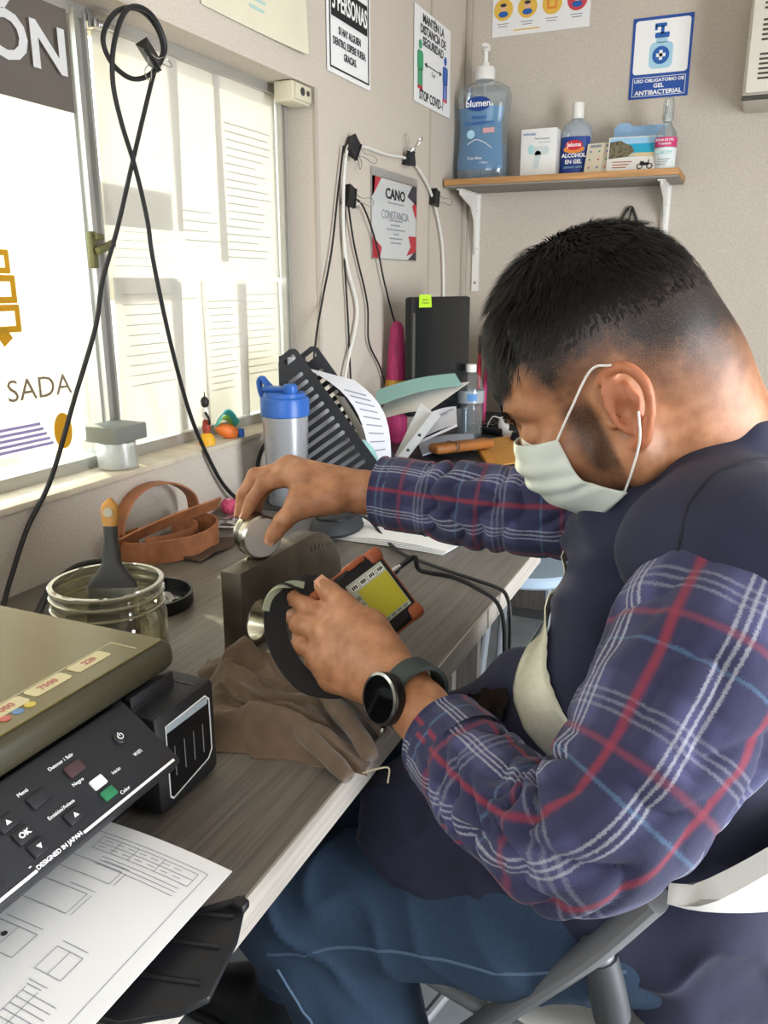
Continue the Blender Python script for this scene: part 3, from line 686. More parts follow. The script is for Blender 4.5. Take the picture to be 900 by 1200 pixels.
# ------------------------------------------------------------------ desks
m_wood = mat('desk_laminate', '#6c665e', .38, noise=(9, .24), stretch=(26, .7, 26), bump=(30, .04))
nt = m_wood.node_tree
m_edge = mat('desk_edge_band', '#b3aca2', .5, noise=(4, .16), stretch=(30, .8, 30))
m_side = mat('desk_side', '#57524c', .5, noise=(5, .2), stretch=(22, 22, 1.5))
DZ = .75
d = thing('desk', 'grey wood grain desk along the window wall holding the printer and steel block', 'desk', (.35, .0, 0))
MB().span((-.345, .06, DZ - .034), (.348, 1.457, DZ), .001).build('desktop', m_wood, d)
MB().span((.348, .06, DZ - .034), (.3505, 1.457, DZ - .0005), 0).build('edge_band', m_edge, d)
MB().span((-.345, 1.457, DZ - .034), (.348, 1.4595, DZ - .0005), 0).build('end_band', m_side, d)
MB().span((-.33, .10, 0), (.30, .125, DZ - .034)).build('side_panel', m_side, d)
MB().span((-.33, 1.40, 0), (.20, 1.425, DZ - .034)).build('side_panel', m_side, d)
MB().span((-.335, .125, .25), (-.315, 1.40, DZ - .034)).build('modesty_panel', m_side, d)
m_dark = mat('side_table_top', '#3b3a3a', .45, noise=(5, .2), stretch=(22, 1, 22))
d2 = thing('side_desk', 'dark topped desk beyond the first one, in the corner under the shelf', 'desk', (.3, 0, 0))
MB().span((-.295, 1.47, DZ - .03), (.27, 3.02, DZ), .001).build('desktop', m_dark, d2)
for y in (1.60, 2.95): MB().span((-.28, y, 0), (.24, y + .025, DZ - .03)).build('side_panel', m_side, d2)
MB().span((-.285, 1.63, .3), (-.265, 2.95, DZ - .03)).build('modesty_panel', m_side, d2)
t = thing('stool', 'round pale blue stool standing on the floor past the desk end', 'stool', (.50, 2.2, 0))
MB().lathe([(.0, .43), (.165, .43), (.172, .437), (.172, .455), (.165, .463), (0, .465)], 36).build('seat', mat('stool_blue', '#b4c9dc', .35), t)
for k in range(4):
    a = PI / 4 + k * PI / 2; MB().tube([(.11 * math.cos(a), .11 * math.sin(a), .43), (.15 * math.cos(a), .15 * math.sin(a), 0)], .012, 10).build('leg', mat('stool_leg', '#8a8f94', .4), t)

# ------------------------------------------------------------------ steel calibration block
m_steel = mat('block_steel', '#6f675c', .42, .85, noise=(18, .2), bump=(160, .06))
BL, BH, BT = .285, .114, .031
th = math.atan2(-.0, 1)
Mb = Matrix(((0, 0, -1, .456), (1, 0, 0, .827), (0, -1 * -1, 0, DZ), (0, 0, 0, 1)))
Mb = basis((.456, .827, DZ), (.0, 1, 0), z=(1, 0, 0))       # local x along the block, y up, z towards the man
blk_t = thing('calibration_block', 'thick steel block with a rounded end and a round hole, upright on the desk', 'block', M=Mb)
R_ = .098; out = [(0, 0), (BL, 0)]
for k in range(15):
    a = PI / 2 * k / 14; out.append((BL - R_ + R_ * math.cos(a), BH - R_ + R_ * math.sin(a)))
out.append((0, BH))
MB().prism(out, -BT, bev=.0012, holes=[disc(.0275, 36, (.037, .037))]).build('block_body', m_steel, blk_t, smooth=30)
b = MB(); n = 36; v = []; f = []
b.lathe([(.0276, -BT + .0006), (.0268, -BT + .0006), (.0268, -.0006), (.0276, -.0006)], 36, Matrix.Translation((.037, .037, 0)), cap=False)
b.build('hole_lining', mat('bright_steel', '#d8d4c8', .22, 1.0), blk_t)
b = MB()
for k in range(6): b.span((BL - .10 + .012 * k, BH - .026 - .002 * k * k * .2, .0), (BL - .0985 + .012 * k, BH - .018 - .002 * k * k * .2, .0004))
b.build('engraved_scale', m_ink, blk_t)
# ------------------------------------------------------------------ disc standing on the block
ax = Vector((.75, .0, -.02)).normalized(); ax = Vector((.86, -.5, 0)).normalized()
Md = basis((.4385, .897, DZ + BH + .0305), (ax.y * -1, ax.x, 0), z=ax)
t = thing('transducer_disc', 'shiny round steel disc held on edge on top of the block', 'disc', M=Md)
MB().lathe([(0, -.016), (.026, -.016), (.030, -.013), (.030, .013), (.027, .016), (0, .016)], 44).build('rim', mat('disc_steel', '#b5b0a4', .28, 1.0), t)
MB().lathe([(0, .0162), (.0265, .0162), (.0265, .0170), (.022, .0168), (0, .0168)], 40).build('polished_face', mat('disc_face', '#d6d3ca', .35, .35), t)
MB().lathe([(.0302, -.008), (.0306, -.0075), (.0306, .0005), (.0302, .001)], 44, cap=False).build('dark_ring', mat('disc_band', '#7d786c', .35, 1.0), t)

# ------------------------------------------------------------------ jar with brush, its lid
m_jar = clear('jar_glass', '#f3f1e2', .04, .96, .2)
t = thing('glass_jar', 'large clear glass jar with a threaded rim holding the paint brush', 'jar', (.331, .724, DZ))
MB().lathe([(.0, .003), (.055, .003), (.066, .012), (.069, .03), (.069, .078), (.066, .088), (.0645, .092), (.0655, .095), (.0645, .098), (.0645, .104), (.0665, .107), (.0645, .110), (.0650, .117), (.0672, .119), (.0665, .122), (.0620, .122), (.0612, .10), (.063, .085), (.065, .03), (.06, .016), (.0, .014)], 56, cap=False).build('glass', m_jar, t, smooth=60)
for k, z in enumerate((.0935, .108, .1205)):
    MB().tube([(.0668 * math.cos(2 * PI * i / 48), .0668 * math.sin(2 * PI * i / 48), z) for i in range(48)], .0017, 6, closed=True).build('thread', clear('jar_rim', '#e6e2c8', .08, .7, .35), t)
MB().lathe([(.0, .015), (.056, .015), (.063, .03), (.063, .04), (0, .04)], 36).build('grease', clear('grease_clear', '#e2d9b6', .2, .8, .1), t)
bo = Vector((.335, .722, DZ + .02)); bt = Vector((.322, .752, .968)); bd = (bt - bo); L = bd.length
Mq = basis(bo, (.35, .93, 0), z=bd.normalized()); Mq = basis(bo, Vector((.86, .5, 0)), y=bd.normalized()) if False else Mq
# local z runs up the handle, local y is the broad side direction
bz = bd.normalized(); by = (Vector((.9, .42, 0)) - bz * bz.dot(Vector((.9, .42, 0)))).normalized(); bx = by.cross(bz)
Mq = Matrix(((by.x, bx.x * -1, bz.x, bo.x), (by.y, bx.y * -1, bz.y, bo.y), (by.z, bx.z * -1, bz.z, bo.z), (0, 0, 0, 1)))
t = thing('paint_brush', 'paint brush with a dark and tan handle standing in the glass jar', 'brush', M=Mq)
def handle(z0, z1, wf, tf, n=16, m=12):
    v = []; f = []
    for i in range(n + 1):
        z = z0 + (z1 - z0) * i / n; w_ = wf(z); t_ = tf(z)
        for k in range(m * 2):
            a = 2 * PI * k / (m * 2); v.append((w_ * math.copysign(abs(math.cos(a)) ** .7, math.cos(a)), t_ * math.copysign(abs(math.sin(a)) ** .7, math.sin(a)), z))
    k2 = m * 2
    for i in range(n):
        for k in range(k2): f.append((i * k2 + k, i * k2 + (k + 1) % k2, (i + 1) * k2 + (k + 1) % k2, (i + 1) * k2 + k))
    f += [tuple(range(k2 - 1, -1, -1)), tuple(n * k2 + k for k in range(k2))]
    return MB().add(v, f)
def ss(a, b, x): x = max(0, min(1, (x - a) / (b - a))); return x * x * (3 - 2 * x)
wf = lambda z: .033 - .022 * ss(L - .115, L - .075, z) - .003 * ss(L - .075, L - .045, z) + .0025 * ss(L - .04, L - .02, z) - .008 * ss(L - .014, L, z) ** 2
tf = lambda z: .0085 - .001 * ss(L - .1, L - .06, z) - .003 * ss(L - .012, L, z)
m_bh = mat('brush_grip', '#34332f', .55, bump=(300, .1)); m_bt = mat('brush_tan', '#c08a3e', .5, noise=(40, .12))
handle(L - .112, L - .034, wf, tf).build('grip', m_bh, t)
handle(L - .034, L, wf, tf).build('handle_end', m_bt, t)
MB().prism(disc(.0058, 18), .0194, Matrix.Translation((0, .0097, L - .017)) @ Euler((PI / 2, 0, 0)).to_matrix().to_4x4()).build('hanging_hole', mat('hole_pale', '#b9b09a', .8), t)
handle(L - .142, L - .110, lambda z: .0335, lambda z: .009, 4).build('ferrule', m_chrome, t)
handle(.004, L - .140, lambda z: .033 - .002 * (z / L), lambda z: .008, 4).build('bristles', mat('bristle', '#3b332a', .8, noise=(200, .4), stretch=(6, 6, .3)), t)
t = thing('jar_lid', 'black round jar lid lying upturned on the desk behind the jar', 'lid', (.224, .921, DZ))
MB().lathe([(0, .0), (.063, .0), (.066, .003), (.066, .021), (.0625, .021), (.0615, .005), (0, .004)], 44, cap=False).build('shell', m_black, t, smooth=50)
MB().lathe([(.036, .0042), (.056, .0042), (.058, .006), (.056, .007), (.036, .006)], 40, cap=False).build('sealing_ring', m_blackgloss, t)
MB().grid(lambda u, v: (.02 + .03 * (u - .5) + .004 * math.sin(9 * v), .01 + .04 * (v - .5), .006 + .012 * math.sin(PI * u) * math.sin(PI * v) + .003 * math.sin(14 * u + 9 * v)), 10, 10, .0008).build('plastic_scrap', clear('scrap_clear', '#eeeeea', .12, .8, .3), t)

# cables behind the jar
t = thing('desk_cable', 'black cable arching behind the glass jar against the wall', 'cable', (0, 0, 0))
MB().tube(crom([(.16, .74, .756), (.12, .80, .757), (.09, .86, .775), (.085, .92, .79), (.10, .97, .785), (.14, 1.0, .765), (.15, 1.03, .757)], 8), .006, 8).build('cord', m_cable, t)
t = thing('grey_desk_cable', 'grey cable lying on the desk between printer and wall', 'cable', (0, 0, 0))
MB().tube(crom([(.10, .62, .756), (.13, .72, .756), (.145, .80, .756), (.17, .90, .756), (.19, 1.0, .756)], 8), .0055, 8).build('cord', mat('grey_cable', '#8c8d8c', .5), t)

# ------------------------------------------------------------------ leather belt
m_lea = mat('belt_leather', '#9c6440', .55, noise=(40, .18), bump=(160, .2)); m_lead = mat('belt_back', '#4d3a2d', .8, bump=(120, .3))
t = thing('leather_belt', 'brown leather belt coiled on the desk below the window sill', 'belt', (.08, 1.16, DZ))
o = Vector((.08, 1.16, DZ))
def belt(pts, w_, up, nm, th=.0035):
    P = [Vector(p) - o for p in crom(pts, 8)]
    ups = up
    if isinstance(up, list):
        U = crom(up, 8); ups = [u for u in U]
    MB().ribbon(P, w_, th, ups).build(nm, m_lea, t)
    MB().ribbon([p + Vector((-.0, .0, .0)) for p in P], w_ * .96, th * .3, ups)
belt([(.03, 1.13, .772), (.035, 1.075, .772), (.075, 1.05, .772), (.12, 1.075, .772), (.155, 1.14, .772), (.15, 1.205, .774), (.115, 1.245, .776), (.07, 1.25, .776), (.035, 1.23, .775)], .04, (0, 0, 1), 'outer_loop')
belt([(.05, 1.20, .772), (.085, 1.22, .772), (.115, 1.19, .772), (.11, 1.13, .772), (.08, 1.09, .772)], .036, (0, 0, 1), 'inner_loop')
belt([(.028, 1.085, .775), (.022, 1.095, .81), (.02, 1.13, .846), (.022, 1.18, .860), (.03, 1.235, .852), (.045, 1.27, .825), (.05, 1.275, .785)], .038, [(.9, -.35, 0.1)] * 7, 'arched_loop')
belt([(.06, 1.045, .788), (.072, 1.09, .797), (.088, 1.145, .806), (.104, 1.20, .812), (.118, 1.262, .816)], .03, [(.55, -.15, .82)] * 5, 'strap_end')
MB().grid(lambda u, v: (-.01 + .11 * u, -.05 + .13 * v, .004 + .006 * math.sin(3 * u + 5 * v) ** 2), 8, 8, .003).build('lining', m_lead, t)
b = MB()
for k in range(3): b.cyl(Vector((.112, 1.24, .818)) - o + Vector((.003 * k, .012 * k - .03, 0)), Vector((.112, 1.24, .8215)) - o + Vector((.003 * k, .012 * k - .03, 0)), .002, n=8)
# keys, charm
t = thing('key_ring', 'bunch of metal keys on a ring beside the leather belt', 'keys', (.075, 1.345, DZ))
MB().tube([(.014 * math.cos(2 * PI * k / 24), .014 * math.sin(2 * PI * k / 24), .004) for k in range(24)], .0014, 6, closed=True).build('ring', m_chrome, t)
for a in (-.5, .4, 1.5, -1.4):
    M_ = Euler((0, .1, a)).to_matrix().to_4x4() @ Matrix.Translation((.02, 0, .004 + .002 * abs(a)))
    MB().prism(disc(.009, 16), .002, M_).prism([(.006, -.003), (.036, -.003), (.036, .001), (.032, .003), (.006, .003)], .002, M_).build('key', m_chrome, t)
t = thing('pink_charm', 'small round pink charm lying by the wall near the keys', 'charm', (.036, 1.412, DZ))
MB().lathe([(0, 0), (.012, 0), (.017, .008), (.017, .02), (.012, .028), (0, .028)], 20).build('flower', mat('charm_pink', '#cf4f74', .6, noise=(150, .3)), t)
MB().lathe([(0, .0281), (.006, .0281), (.006, .030), (0, .030)], 14).build('centre', mat('charm_pale', '#e9a0b4', .6), t)
t = thing('silver_clasp', 'silver metal clasp and cord lying between belt and keys', 'clasp', (.11, 1.33, DZ))
MB().tube(crom([(-.02, -.04, .004), (.02, -.03, .006), (.05, .0, .006), (.07, .03, .005)], 6), .004, 8).build('clasp_body', m_chrome, t)
MB().tube(crom([(.07, .03, .005), (.085, .04, .012), (.075, .055, .016), (.06, .045, .008)], 6), .0025, 8).build('hook', m_chrome, t)

# ------------------------------------------------------------------ shaker bottle
m_sb = mat('shaker_blue', '#2a5fae', .35); m_frost = clear('shaker_grey', '#c9ccd0', .25, .55, .15)
t = thing('shaker_bottle', 'translucent grey shaker bottle with a blue lid on the desk', 'bottle', (.112, 1.53, DZ))
MB().lathe([(0, 0), (.040, 0), (.043, .004), (.047, .10), (.050, .205), (.050, .208), (.047, .206), (.041, .006), (0, .004)], 36, cap=False).build('cup', m_frost, t, smooth=50)
MB().lathe([(.050, .196), (.053, .198), (.053, .232), (.051, .236), (.046, .238), (.044, .246), (0, .248)], 36).build('lid', m_sb, t)
MB().lathe([(.014, .246), (.015, .25), (.015, .262), (.012, .266), (0, .267)], 20, Matrix.Translation((.022, -.012, 0))).build('spout', m_sb, t)
b = MB(); b.tube(crom([(-.03, .01, .245), (-.05, .012, .26), (-.063, .012, .272), (-.07, .012, .262), (-.064, .012, .235), (-.052, .01, .225)], 6), .006, 8, sy=1.6); b.box((-.02, .0, .252), (.06, .03, .012), .005); b.build('flip_cap', m_sb, t)
b = MB()
for k in range(5): b.span((-.012, -.0505, .05 + .025 * k), (.002, -.0495, .0515 + .025 * k))
b.build('volume_marks', m_inkgrey, t)

# ------------------------------------------------------------------ slotted document racks
def slotted_panel(w_, h_, n, m, parent, M, th=.003, r=.02, hang=True, slot=(.62, .007), side=1):
    holes = []
    for k in range(n):
        y = -h_ / 2 + .022 + (h_ - (.075 if hang else .044)) * k / (n - 1)
        holes.append(rrect(w_ * slot[0], slot[1], slot[1] * .48, 3, (0, y)))
    if hang: holes.append(rrect(.05, .016, .0075, 3, (w_ * .18 * side, h_ / 2 - .022)))
    return MB().prism(rrect(w_, h_, r, 5), th, M, holes=holes).build('slotted_panel', m, parent, smooth=30)
m_rack = mat('rack_black', '#25262a', .5, bump=(300, .05))
t = thing('document_rack', 'black slotted document rack tilted against the wall behind the shaker', 'rack', (.1, 1.70, DZ))
o = Vector((.1, 1.70, DZ))
def rack_side(off):
    top = Vector((.066, 1.66, 1.075)); d = Vector((.194, .04, 0)).normalized(); nrm = Vector((d.y, -d.x, 0))
    M = Matrix(((d.x, 0, nrm.x, top.x - o.x + off.x), (d.y, 0, nrm.y, top.y - o.y + off.y), (0, 1, nrm.z, top.z - o.z + off.z), (0, 0, 0, 1)))
    poly = [(-.012, .002), (-.036, -.016), (-.040, -.03), (-.040, -.318), (.236, -.318), (.238, -.312), (.006, -.001), (0, .003)]
    ax = Vector((.592, -.806)); ac = Vector((-.806, -.592)); holes = []      # along the sloping edge, and inwards across it
    for k in range(13):
        b0 = ax * (.052 + .0205 * k) + ac * .018; ln = .118
        while ln > .01 and ((b0 + ac * ln).x < -.030 or (b0 + ac * ln).y < -.308): ln -= .004
        if ln < .02: continue
        w_ = .0046; e0, e1_ = b0, b0 + ac * ln
        holes.append([tuple(e0 + ax * w_ - ac * 0), tuple(e0 - ax * w_), tuple(e0 - ac * .004 - ax * 0), ][:0] + [tuple(e0 - ax * w_), tuple(e1_ - ax * w_), tuple(e1_ + ac * .003), tuple(e1_ + ax * w_), tuple(e0 + ax * w_), tuple(e0 - ac * .003)])
    hc = Vector((-.012, -.022)); holes.append([tuple(hc + ax * .0065 * a + ac * .016 * b) for a, b in ((-1, -.8), (-1, .8), (0, 1), (1, .8), (1, -.8), (0, -1))])
    MB().prism(poly, .003, M, holes=holes).build('slotted_panel', m_rack, t, smooth=30)
    return M
M0 = rack_side(Vector((0, 0, 0))); rack_side(Vector((.006, .088, .0)))
MB().box((-.0385, -.165, -.044), (.003, .30, .086), 0, M=M0).build('spine', m_rack, t)
MB().box((.098, -.3165, -.044), (.272, .003, .086), 0, M=M0).build('end_panel', m_rack, t)
MB().prism([(-.030, -.30), (.205, -.30), (.0, -.02), (-.030, -.02)], .012, M0 @ Matrix.Translation((0, 0, -.045))).build('filed_papers', mat('sheet_white', '#dcdce0', .75, translucent=.15), t)

def sheet4(mb, a, b, c, d, bulge=(0, 0, 0), n=12, th=.0008, wave=0.0):
    """patch a(0,0) b(1,0) c(1,1) d(0,1) bulging towards the given vector."""
    a, b, c, d, g = map(Vector, (a, b, c, d, bulge))
    mb.grid(lambda u, v: a * (1 - u) * (1 - v) + b * u * (1 - v) + c * u * v + d * (1 - u) * v + g * (math.sin(PI * u) + .0) * (1 - .3 * v) + Vector((0, 0, wave * math.sin(7 * u + 4 * v))), n, n, th)
    return mb
m_sh1 = mat('sheet_white', '#dcdce0', .75, translucent=.15); m_shy = mat('sheet_yellow', '#d9c35a', .7); m_sht = mat('sheet_teal', '#9cc9c4', .7); m_shg = mat('sheet_grey', '#aeb4c2', .75)
t = thing('booklet', 'white booklet curling open out of the tilted black rack', 'booklet', (.1, 1.83, DZ)); o = Vector((.1, 1.83, DZ))
def S4(nm, m, a, b, c, d, bulge, **k): return sheet4(MB(), Vector(a) - o, Vector(b) - o, Vector(c) - o, Vector(d) - o, bulge, **k).build(nm, m, t)
S4('open_page', m_sh1, (.220, 1.735, .795), (.060, 1.715, 1.030), (.165, 1.765, 1.000), (.252, 1.785, .805), (.046, -.01, .034))
S4('yellow_cover', m_shy, (.216, 1.728, .785), (.055, 1.708, 1.022), (.066, 1.715, 1.024), (.232, 1.738, .79), (.010, 0, .004))
S4('teal_tab', m_sht, (.226, 1.722, .80), (.180, 1.705, .875), (.215, 1.715, .868), (.245, 1.73, .81), (.016, -.012, .01))
S4('back_pages', mat('sheet_cream', '#cfcabc', .75), (.235, 1.762, .775), (.06, 1.752, 1.045), (.075, 1.757, 1.050), (.25, 1.765, .79), (.004, 0, .004))
b = MB()
for k in range(9):
    s0 = .12 + .07 * k
    b.grid(lambda u, v: Vector((.220, 1.735, .795)).lerp(Vector((.060, 1.715, 1.030)), s0).lerp(Vector((.252, 1.785, .805)).lerp(Vector((.165, 1.765, 1.0)), s0), .15 + .6 * u) - o + Vector((.046, -.01, .034)) * (math.sin(PI * s0) * (1 - .3 * (.15 + .6 * u))) + Vector((.001, -.0015, .0015 + .003 * v)), 3, 1, .0004)
b.build('print', m_inkgrey, t)
t = thing('binder_spine', 'pale grey file with punched holes standing behind the open booklet', 'file', (.2, 1.9, DZ)); o = Vector((.2, 1.9, DZ))
S4('spine', mat('spine_grey', '#c6c8c8', .5), (.205, 1.92, .772), (.285, 1.985, .898), (.305, 1.985, .892), (.225, 1.92, .768), (0, 0, 0), th=.012)
S4('cover', mat('spine_cover', '#d6d7d4', .55), (.195, 1.93, .775), (.245, 2.0, .92), (.28, 1.99, .90), (.205, 1.925, .775), (0, 0, 0), th=.002)
for k in (.3, .6): MB().lathe([(0, 0), (.004, 0), (.004, .002), (0, .002)], 12, basis(Vector((.215, 1.908, .770)) * (1 - k) + Vector((.295, 1.972, .895)) * k - o, (1, 0, 0), z=(.5, -.8, .2))).build('punched_hole', m_ink, t)
t = thing('teal_folder', 'pale teal folder lying slanted on top of the paper heap', 'folder', (.2, 2.1, DZ)); o = Vector((.2, 2.1, DZ))
S4('cover', m_sht, (.095, 2.02, .895), (.33, 2.08, .962), (.285, 2.15, .985), (.075, 2.10, .935), (0, 0, .012))
t = thing('loose_sheet', 'off white printed sheet jutting out towards the water bottle', 'paper', (.2, 2.05, DZ), group='loose papers in the heap'); o = Vector((.2, 2.05, DZ))
S4('sheet', mat('sheet_warm', '#d8d2cc', .75), (.11, 2.02, .862), (.262, 2.02, .90), (.345, 2.10, .970), (.105, 2.10, .915), (0, 0, .006))
S4('print', m_inkgrey, (.19, 2.045, .9005), (.265, 2.05, .917), (.275, 2.075, .930), (.20, 2.075, .918), (0, 0, .004), th=.0003)
t = thing('loose_sheet', 'white folded sheet below the printed one, beside the punched file', 'paper', (.28, 2.0, DZ), group='loose papers in the heap'); o = Vector((.28, 2.0, DZ))
S4('sheet', m_sh1, (.225, 1.985, .812), (.345, 2.0, .872), (.315, 2.08, .905), (.255, 2.03, .89), (0, 0, .006))
S4('fold', m_sh1, (.227, 1.983, .806), (.347, 1.998, .866), (.345, 2.0, .872), (.225, 1.985, .812), (0, -.004, 0))
for q in ((.285, 2.03, .883), (.295, 2.045, .892)): MB().box(Vector(q) - o, (.05, .006, .002), R=Euler((0, -.4, .4)).to_matrix()).build('print_line', m_inkgrey, t)
t = thing('loose_sheet', 'grey blue folded paper lying flat in front of the water bottle', 'paper', (.24, 2.25, DZ), group='loose papers in the heap'); o = Vector((.24, 2.25, DZ))
S4('sheet', m_shg, (.22, 2.08, .765), (.335, 2.20, .768), (.265, 2.40, .775), (.15, 2.22, .772), (0, 0, .012), th=.004)
t = thing('black_folder', 'black folder lying under the heap of papers', 'folder', (.2, 2.0, DZ)); o = Vector((.2, 2.0, DZ))
S4('cover', m_black, (.10, 1.90, .752), (.31, 1.98, .752), (.30, 2.12, .757), (.08, 2.1, .757), (0, 0, .004), th=.001)
t = thing('clear_ruler_sheet', 'pale blue plastic sleeve poking out above the plaid cuff', 'sleeve', (.24, 1.92, DZ)); o = Vector((.24, 1.92, DZ))
S4('sleeve', clear('sleeve_blue', '#cfdbe6', .15, .6, .2), (.20, 1.80, .760), (.30, 1.84, .762), (.24, 1.89, .765), (.16, 1.86, .763), (0, 0, .01))
# envelope and brown strip
t = thing('manila_envelope', 'orange manila envelope lying on the desk behind the man\'s forearm', 'envelope', (.4, 2.3, DZ)); o = Vector((.4, 2.3, DZ))
S4('envelope', mat('manila', '#d79a48', .7, noise=(30, .06)), (.415, 2.06, .753), (.555, 2.17, .754), (.50, 2.72, .756), (.270, 2.36, .757), (0, 0, .006), th=.003)
S4('flap', mat('manila_flap', '#cf8f3e', .7), (.415, 2.06, .7575), (.275, 2.35, .761), (.31, 2.33, .7625), (.43, 2.10, .759), (0, 0, .005), th=.001)
t = thing('leather_case', 'brown leather case lying beside the manila envelope', 'case', (.305, 2.165, DZ + .018), .95)
MB().box((0, 0, .014), (.20, .05, .026), .01, 3).build('case_body', mat('case_leather', '#a0642e', .5, noise=(30, .15)), t)
MB().box((-.03, -.001, .015), (.014, .052, .027), .004).build('case_strap', mat('case_dark', '#6d4522', .5), t)
# water bottle
t = thing('water_bottle', 'clear half full water bottle with a blue label on the far desk', 'bottle', (.227, 2.475, DZ))
MB().lathe([(0, .004), (.034, .0), (.040, .008), (.041, .02), (.039, .03), (.041, .04), (.039, .05), (.041, .06), (.041, .105), (.043, .11), (.043, .15), (.040, .16), (.032, .185), (.018, .203), (.014, .208), (.014, .222)], 32).build('body', m_clear, t)
MB().lathe([(0, .005), (.033, .003), (.038, .012), (.0385, .106), (0, .108)], 28).build('water', clear('water_clear', '#dfe7ec', .03, .85, .12), t)
MB().lathe([(.0435, .112), (.0437, .115), (.0437, .147), (.0435, .15)], 32, cap=False).build('label', clear('water_label', '#dce8f2', .2, .5, .1), t)
MB().grid(lambda u, v: (.0442 * math.sin(.1 + .7 * u), -.0442 * math.cos(.1 + .7 * u), .12 + .022 * v), 6, 2, .0006).build('label_logo', mat('label_azure', '#5a93cf', .5), t)
MB().lathe([(.0165, .206), (.017, .209), (.017, .227), (.015, .230), (0, .230)], 22).build('cap', m_white, t)
# monitor
mp0 = Vector((.12, 2.24, 0)); mp1 = Vector((.212, 2.50, 0)); md = (mp1 - mp0); mw = md.length
Mm = basis((mp0.x, mp0.y, DZ), md, z=(md.y, -md.x, 0))
t = thing('monitor', 'dark switched off monitor with a green note on its top corner', 'monitor', M=Mm)
t['label'] = 'dark switched off monitor with a green note on its top corner'
MB().box((mw / 2, .262, -.014), (mw, .345, .03), .008).build('casing', m_black, t)
MB().box((mw / 2 + .003, .268, .0018), (mw - .028, .315, .002), .001).build('screen', mat('monitor_glass', '#14181b', .25, bump=(3, .02)), t)
MB().box((.008, .25, .0016), (.010, .28, .003), .001).build('bezel_strip', mat('bezel_grey', '#5c5a56', .35, .4), t)
MB().box((mw / 2, .05, -.03), (.05, .12, .025), .006).build('stand', m_black, t)
MB().box((mw / 2, .006, -.02), (.20, .012, .14), .004).build('stand_base', m_black, t)
n_ = MB().grid(lambda u, v: (.028 + .052 * u, .405 + .036 * v, .0036 + .004 * (1 - v) * u), 4, 4, .0006).build('green_note', mat('note_green', '#b4dd2c', .7), t)
for k in range(2): MB().tube(crom([(.035 + .006 * i, .42 + .003 * (i % 2) - .009 * k + .005, .0088) for i in range(6)], 3), .0006, 4).build('note_scribble', m_ink, n_)
# pink umbrella behind the monitor
t = thing('folded_umbrella', 'pink folded umbrella with a gold band standing behind the monitor', 'umbrella', M=basis((.046, 2.30, DZ), (1, 0, 0), z=(.03, .02, 1)))
MB().lathe([(0, 0), (.025, .0), (.034, .02), (.036, .12), (.030, .22), (.024, .30), (.020, .345), (.012, .36), (0, .365)], 18).build('folded_canopy', mat('umbrella_pink', '#b5376a', .6, noise=(40, .2), stretch=(6, 6, .4)), t)
MB().lathe([(.0345, .165), (.0362, .167), (.0352, .19), (.0335, .192)], 18, cap=False).build('band', mat('band_gold', '#b98a2e', .45), t)
# keyboard in front of the monitor, second rack, small things
t = thing('keyboard', 'black keyboard lying tilted behind the paper heap', 'keyboard', (.31, 2.72, DZ), 1.2)
MB().box((0, 0, .012), (.36, .13, .018), .004).build('key_tray', m_black, t)
kb = MB()
kbm = None
for r in range(4):
    for c_ in range(12):
        if kbm is None: kbm = MB().box((0, 0, 0), (.022, .022, .006), .002, 1).build('key', m_blackgloss, t); q = kbm
        else: q = kbm.copy(); COL.objects.link(q)
        q.location = (-.155 + .028 * c_ + .004 * r, .045 - .029 * r, .024)
t = thing('slotted_rack', 'black rack with white slots standing by the back wall', 'rack', (.30, 2.82, DZ)); o = t.location
Mr = basis((0, 0, .17), (.8, .5, .33), z=(.45, -.85, 0))
slotted_panel(.20, .30, 9, m_rack, t, Mr, slot=(.8, .014), hang=False)
MB().box((0, 0, -.012), (.18, .27, .006), .002, M=Mr).build('papers', m_sh1, t)
slotted_panel(.20, .30, 9, m_rack, t, Mr @ Matrix.Translation((0, 0, -.03)), slot=(.8, .014), hang=False)
t = thing('red_marker', 'red marker pen leaning between the monitor and slotted rack', 'pen', M=basis((.150, 2.80, DZ), (1, 0, 0), z=(0, .05, 1)))
MB().lathe([(.006, 0), (.007, .004), (.007, .23), (.005, .236)], 14).build('barrel', m_red, t); MB().lathe([(.0078, .236), (.0078, .29), (.005, .298), (0, .3)], 14).build('cap', mat('pen_dark', '#3b1f24', .4), t)
t = thing('pink_marker', 'pink marker standing beside the red marker', 'pen', M=basis((.172, 2.80, DZ), (1, 0, 0), z=(0, .12, 1)))
MB().lathe([(.007, 0), (.008, .004), (.008, .19), (.006, .196)], 14).build('barrel', mat('marker_pink', '#d8407e', .4), t); MB().lathe([(.0085, .196), (.0085, .245), (.005, .25), (0, .25)], 14).build('cap', mat('marker_pink', '#d8407e', .4), t)
t = thing('teal_paper', 'pale teal paper standing behind the slotted rack', 'paper', (.27, 2.99, DZ))
MB().grid(lambda u, v: (-.09 + .18 * u, .01 - .02 * v, .365 * v), 4, 6, .002).build('sheet', m_sht, t)
t = thing('white_earbud', 'small white oval earbud case on the far desk', 'case', (.315, 2.56, DZ))
MB().lathe([(0, 0), (.012, .002), (.018, .02), (.018, .04), (.012, .058), (0, .062)], 20, sx=1, sy=.6).build('case', m_white, t)
MB().tube(crom([(.0, -.01, .05), (-.03, -.02, .06), (-.05, -.01, .03), (-.06, .01, .004)], 6), .002, 6).build('lead', m_wcable, t)
t = thing('white_eraser', 'white rectangular eraser lying on the far desk near the face', 'eraser', (.37, 2.50, DZ), -.3)
MB().box((0, 0, .011), (.075, .03, .022), .004).build('rubber', m_white, t); MB().box((.012, 0, .0112), (.035, .0306, .0226), .002).build('sleeve', mat('eraser_sleeve', '#b9bcc0', .5), t)
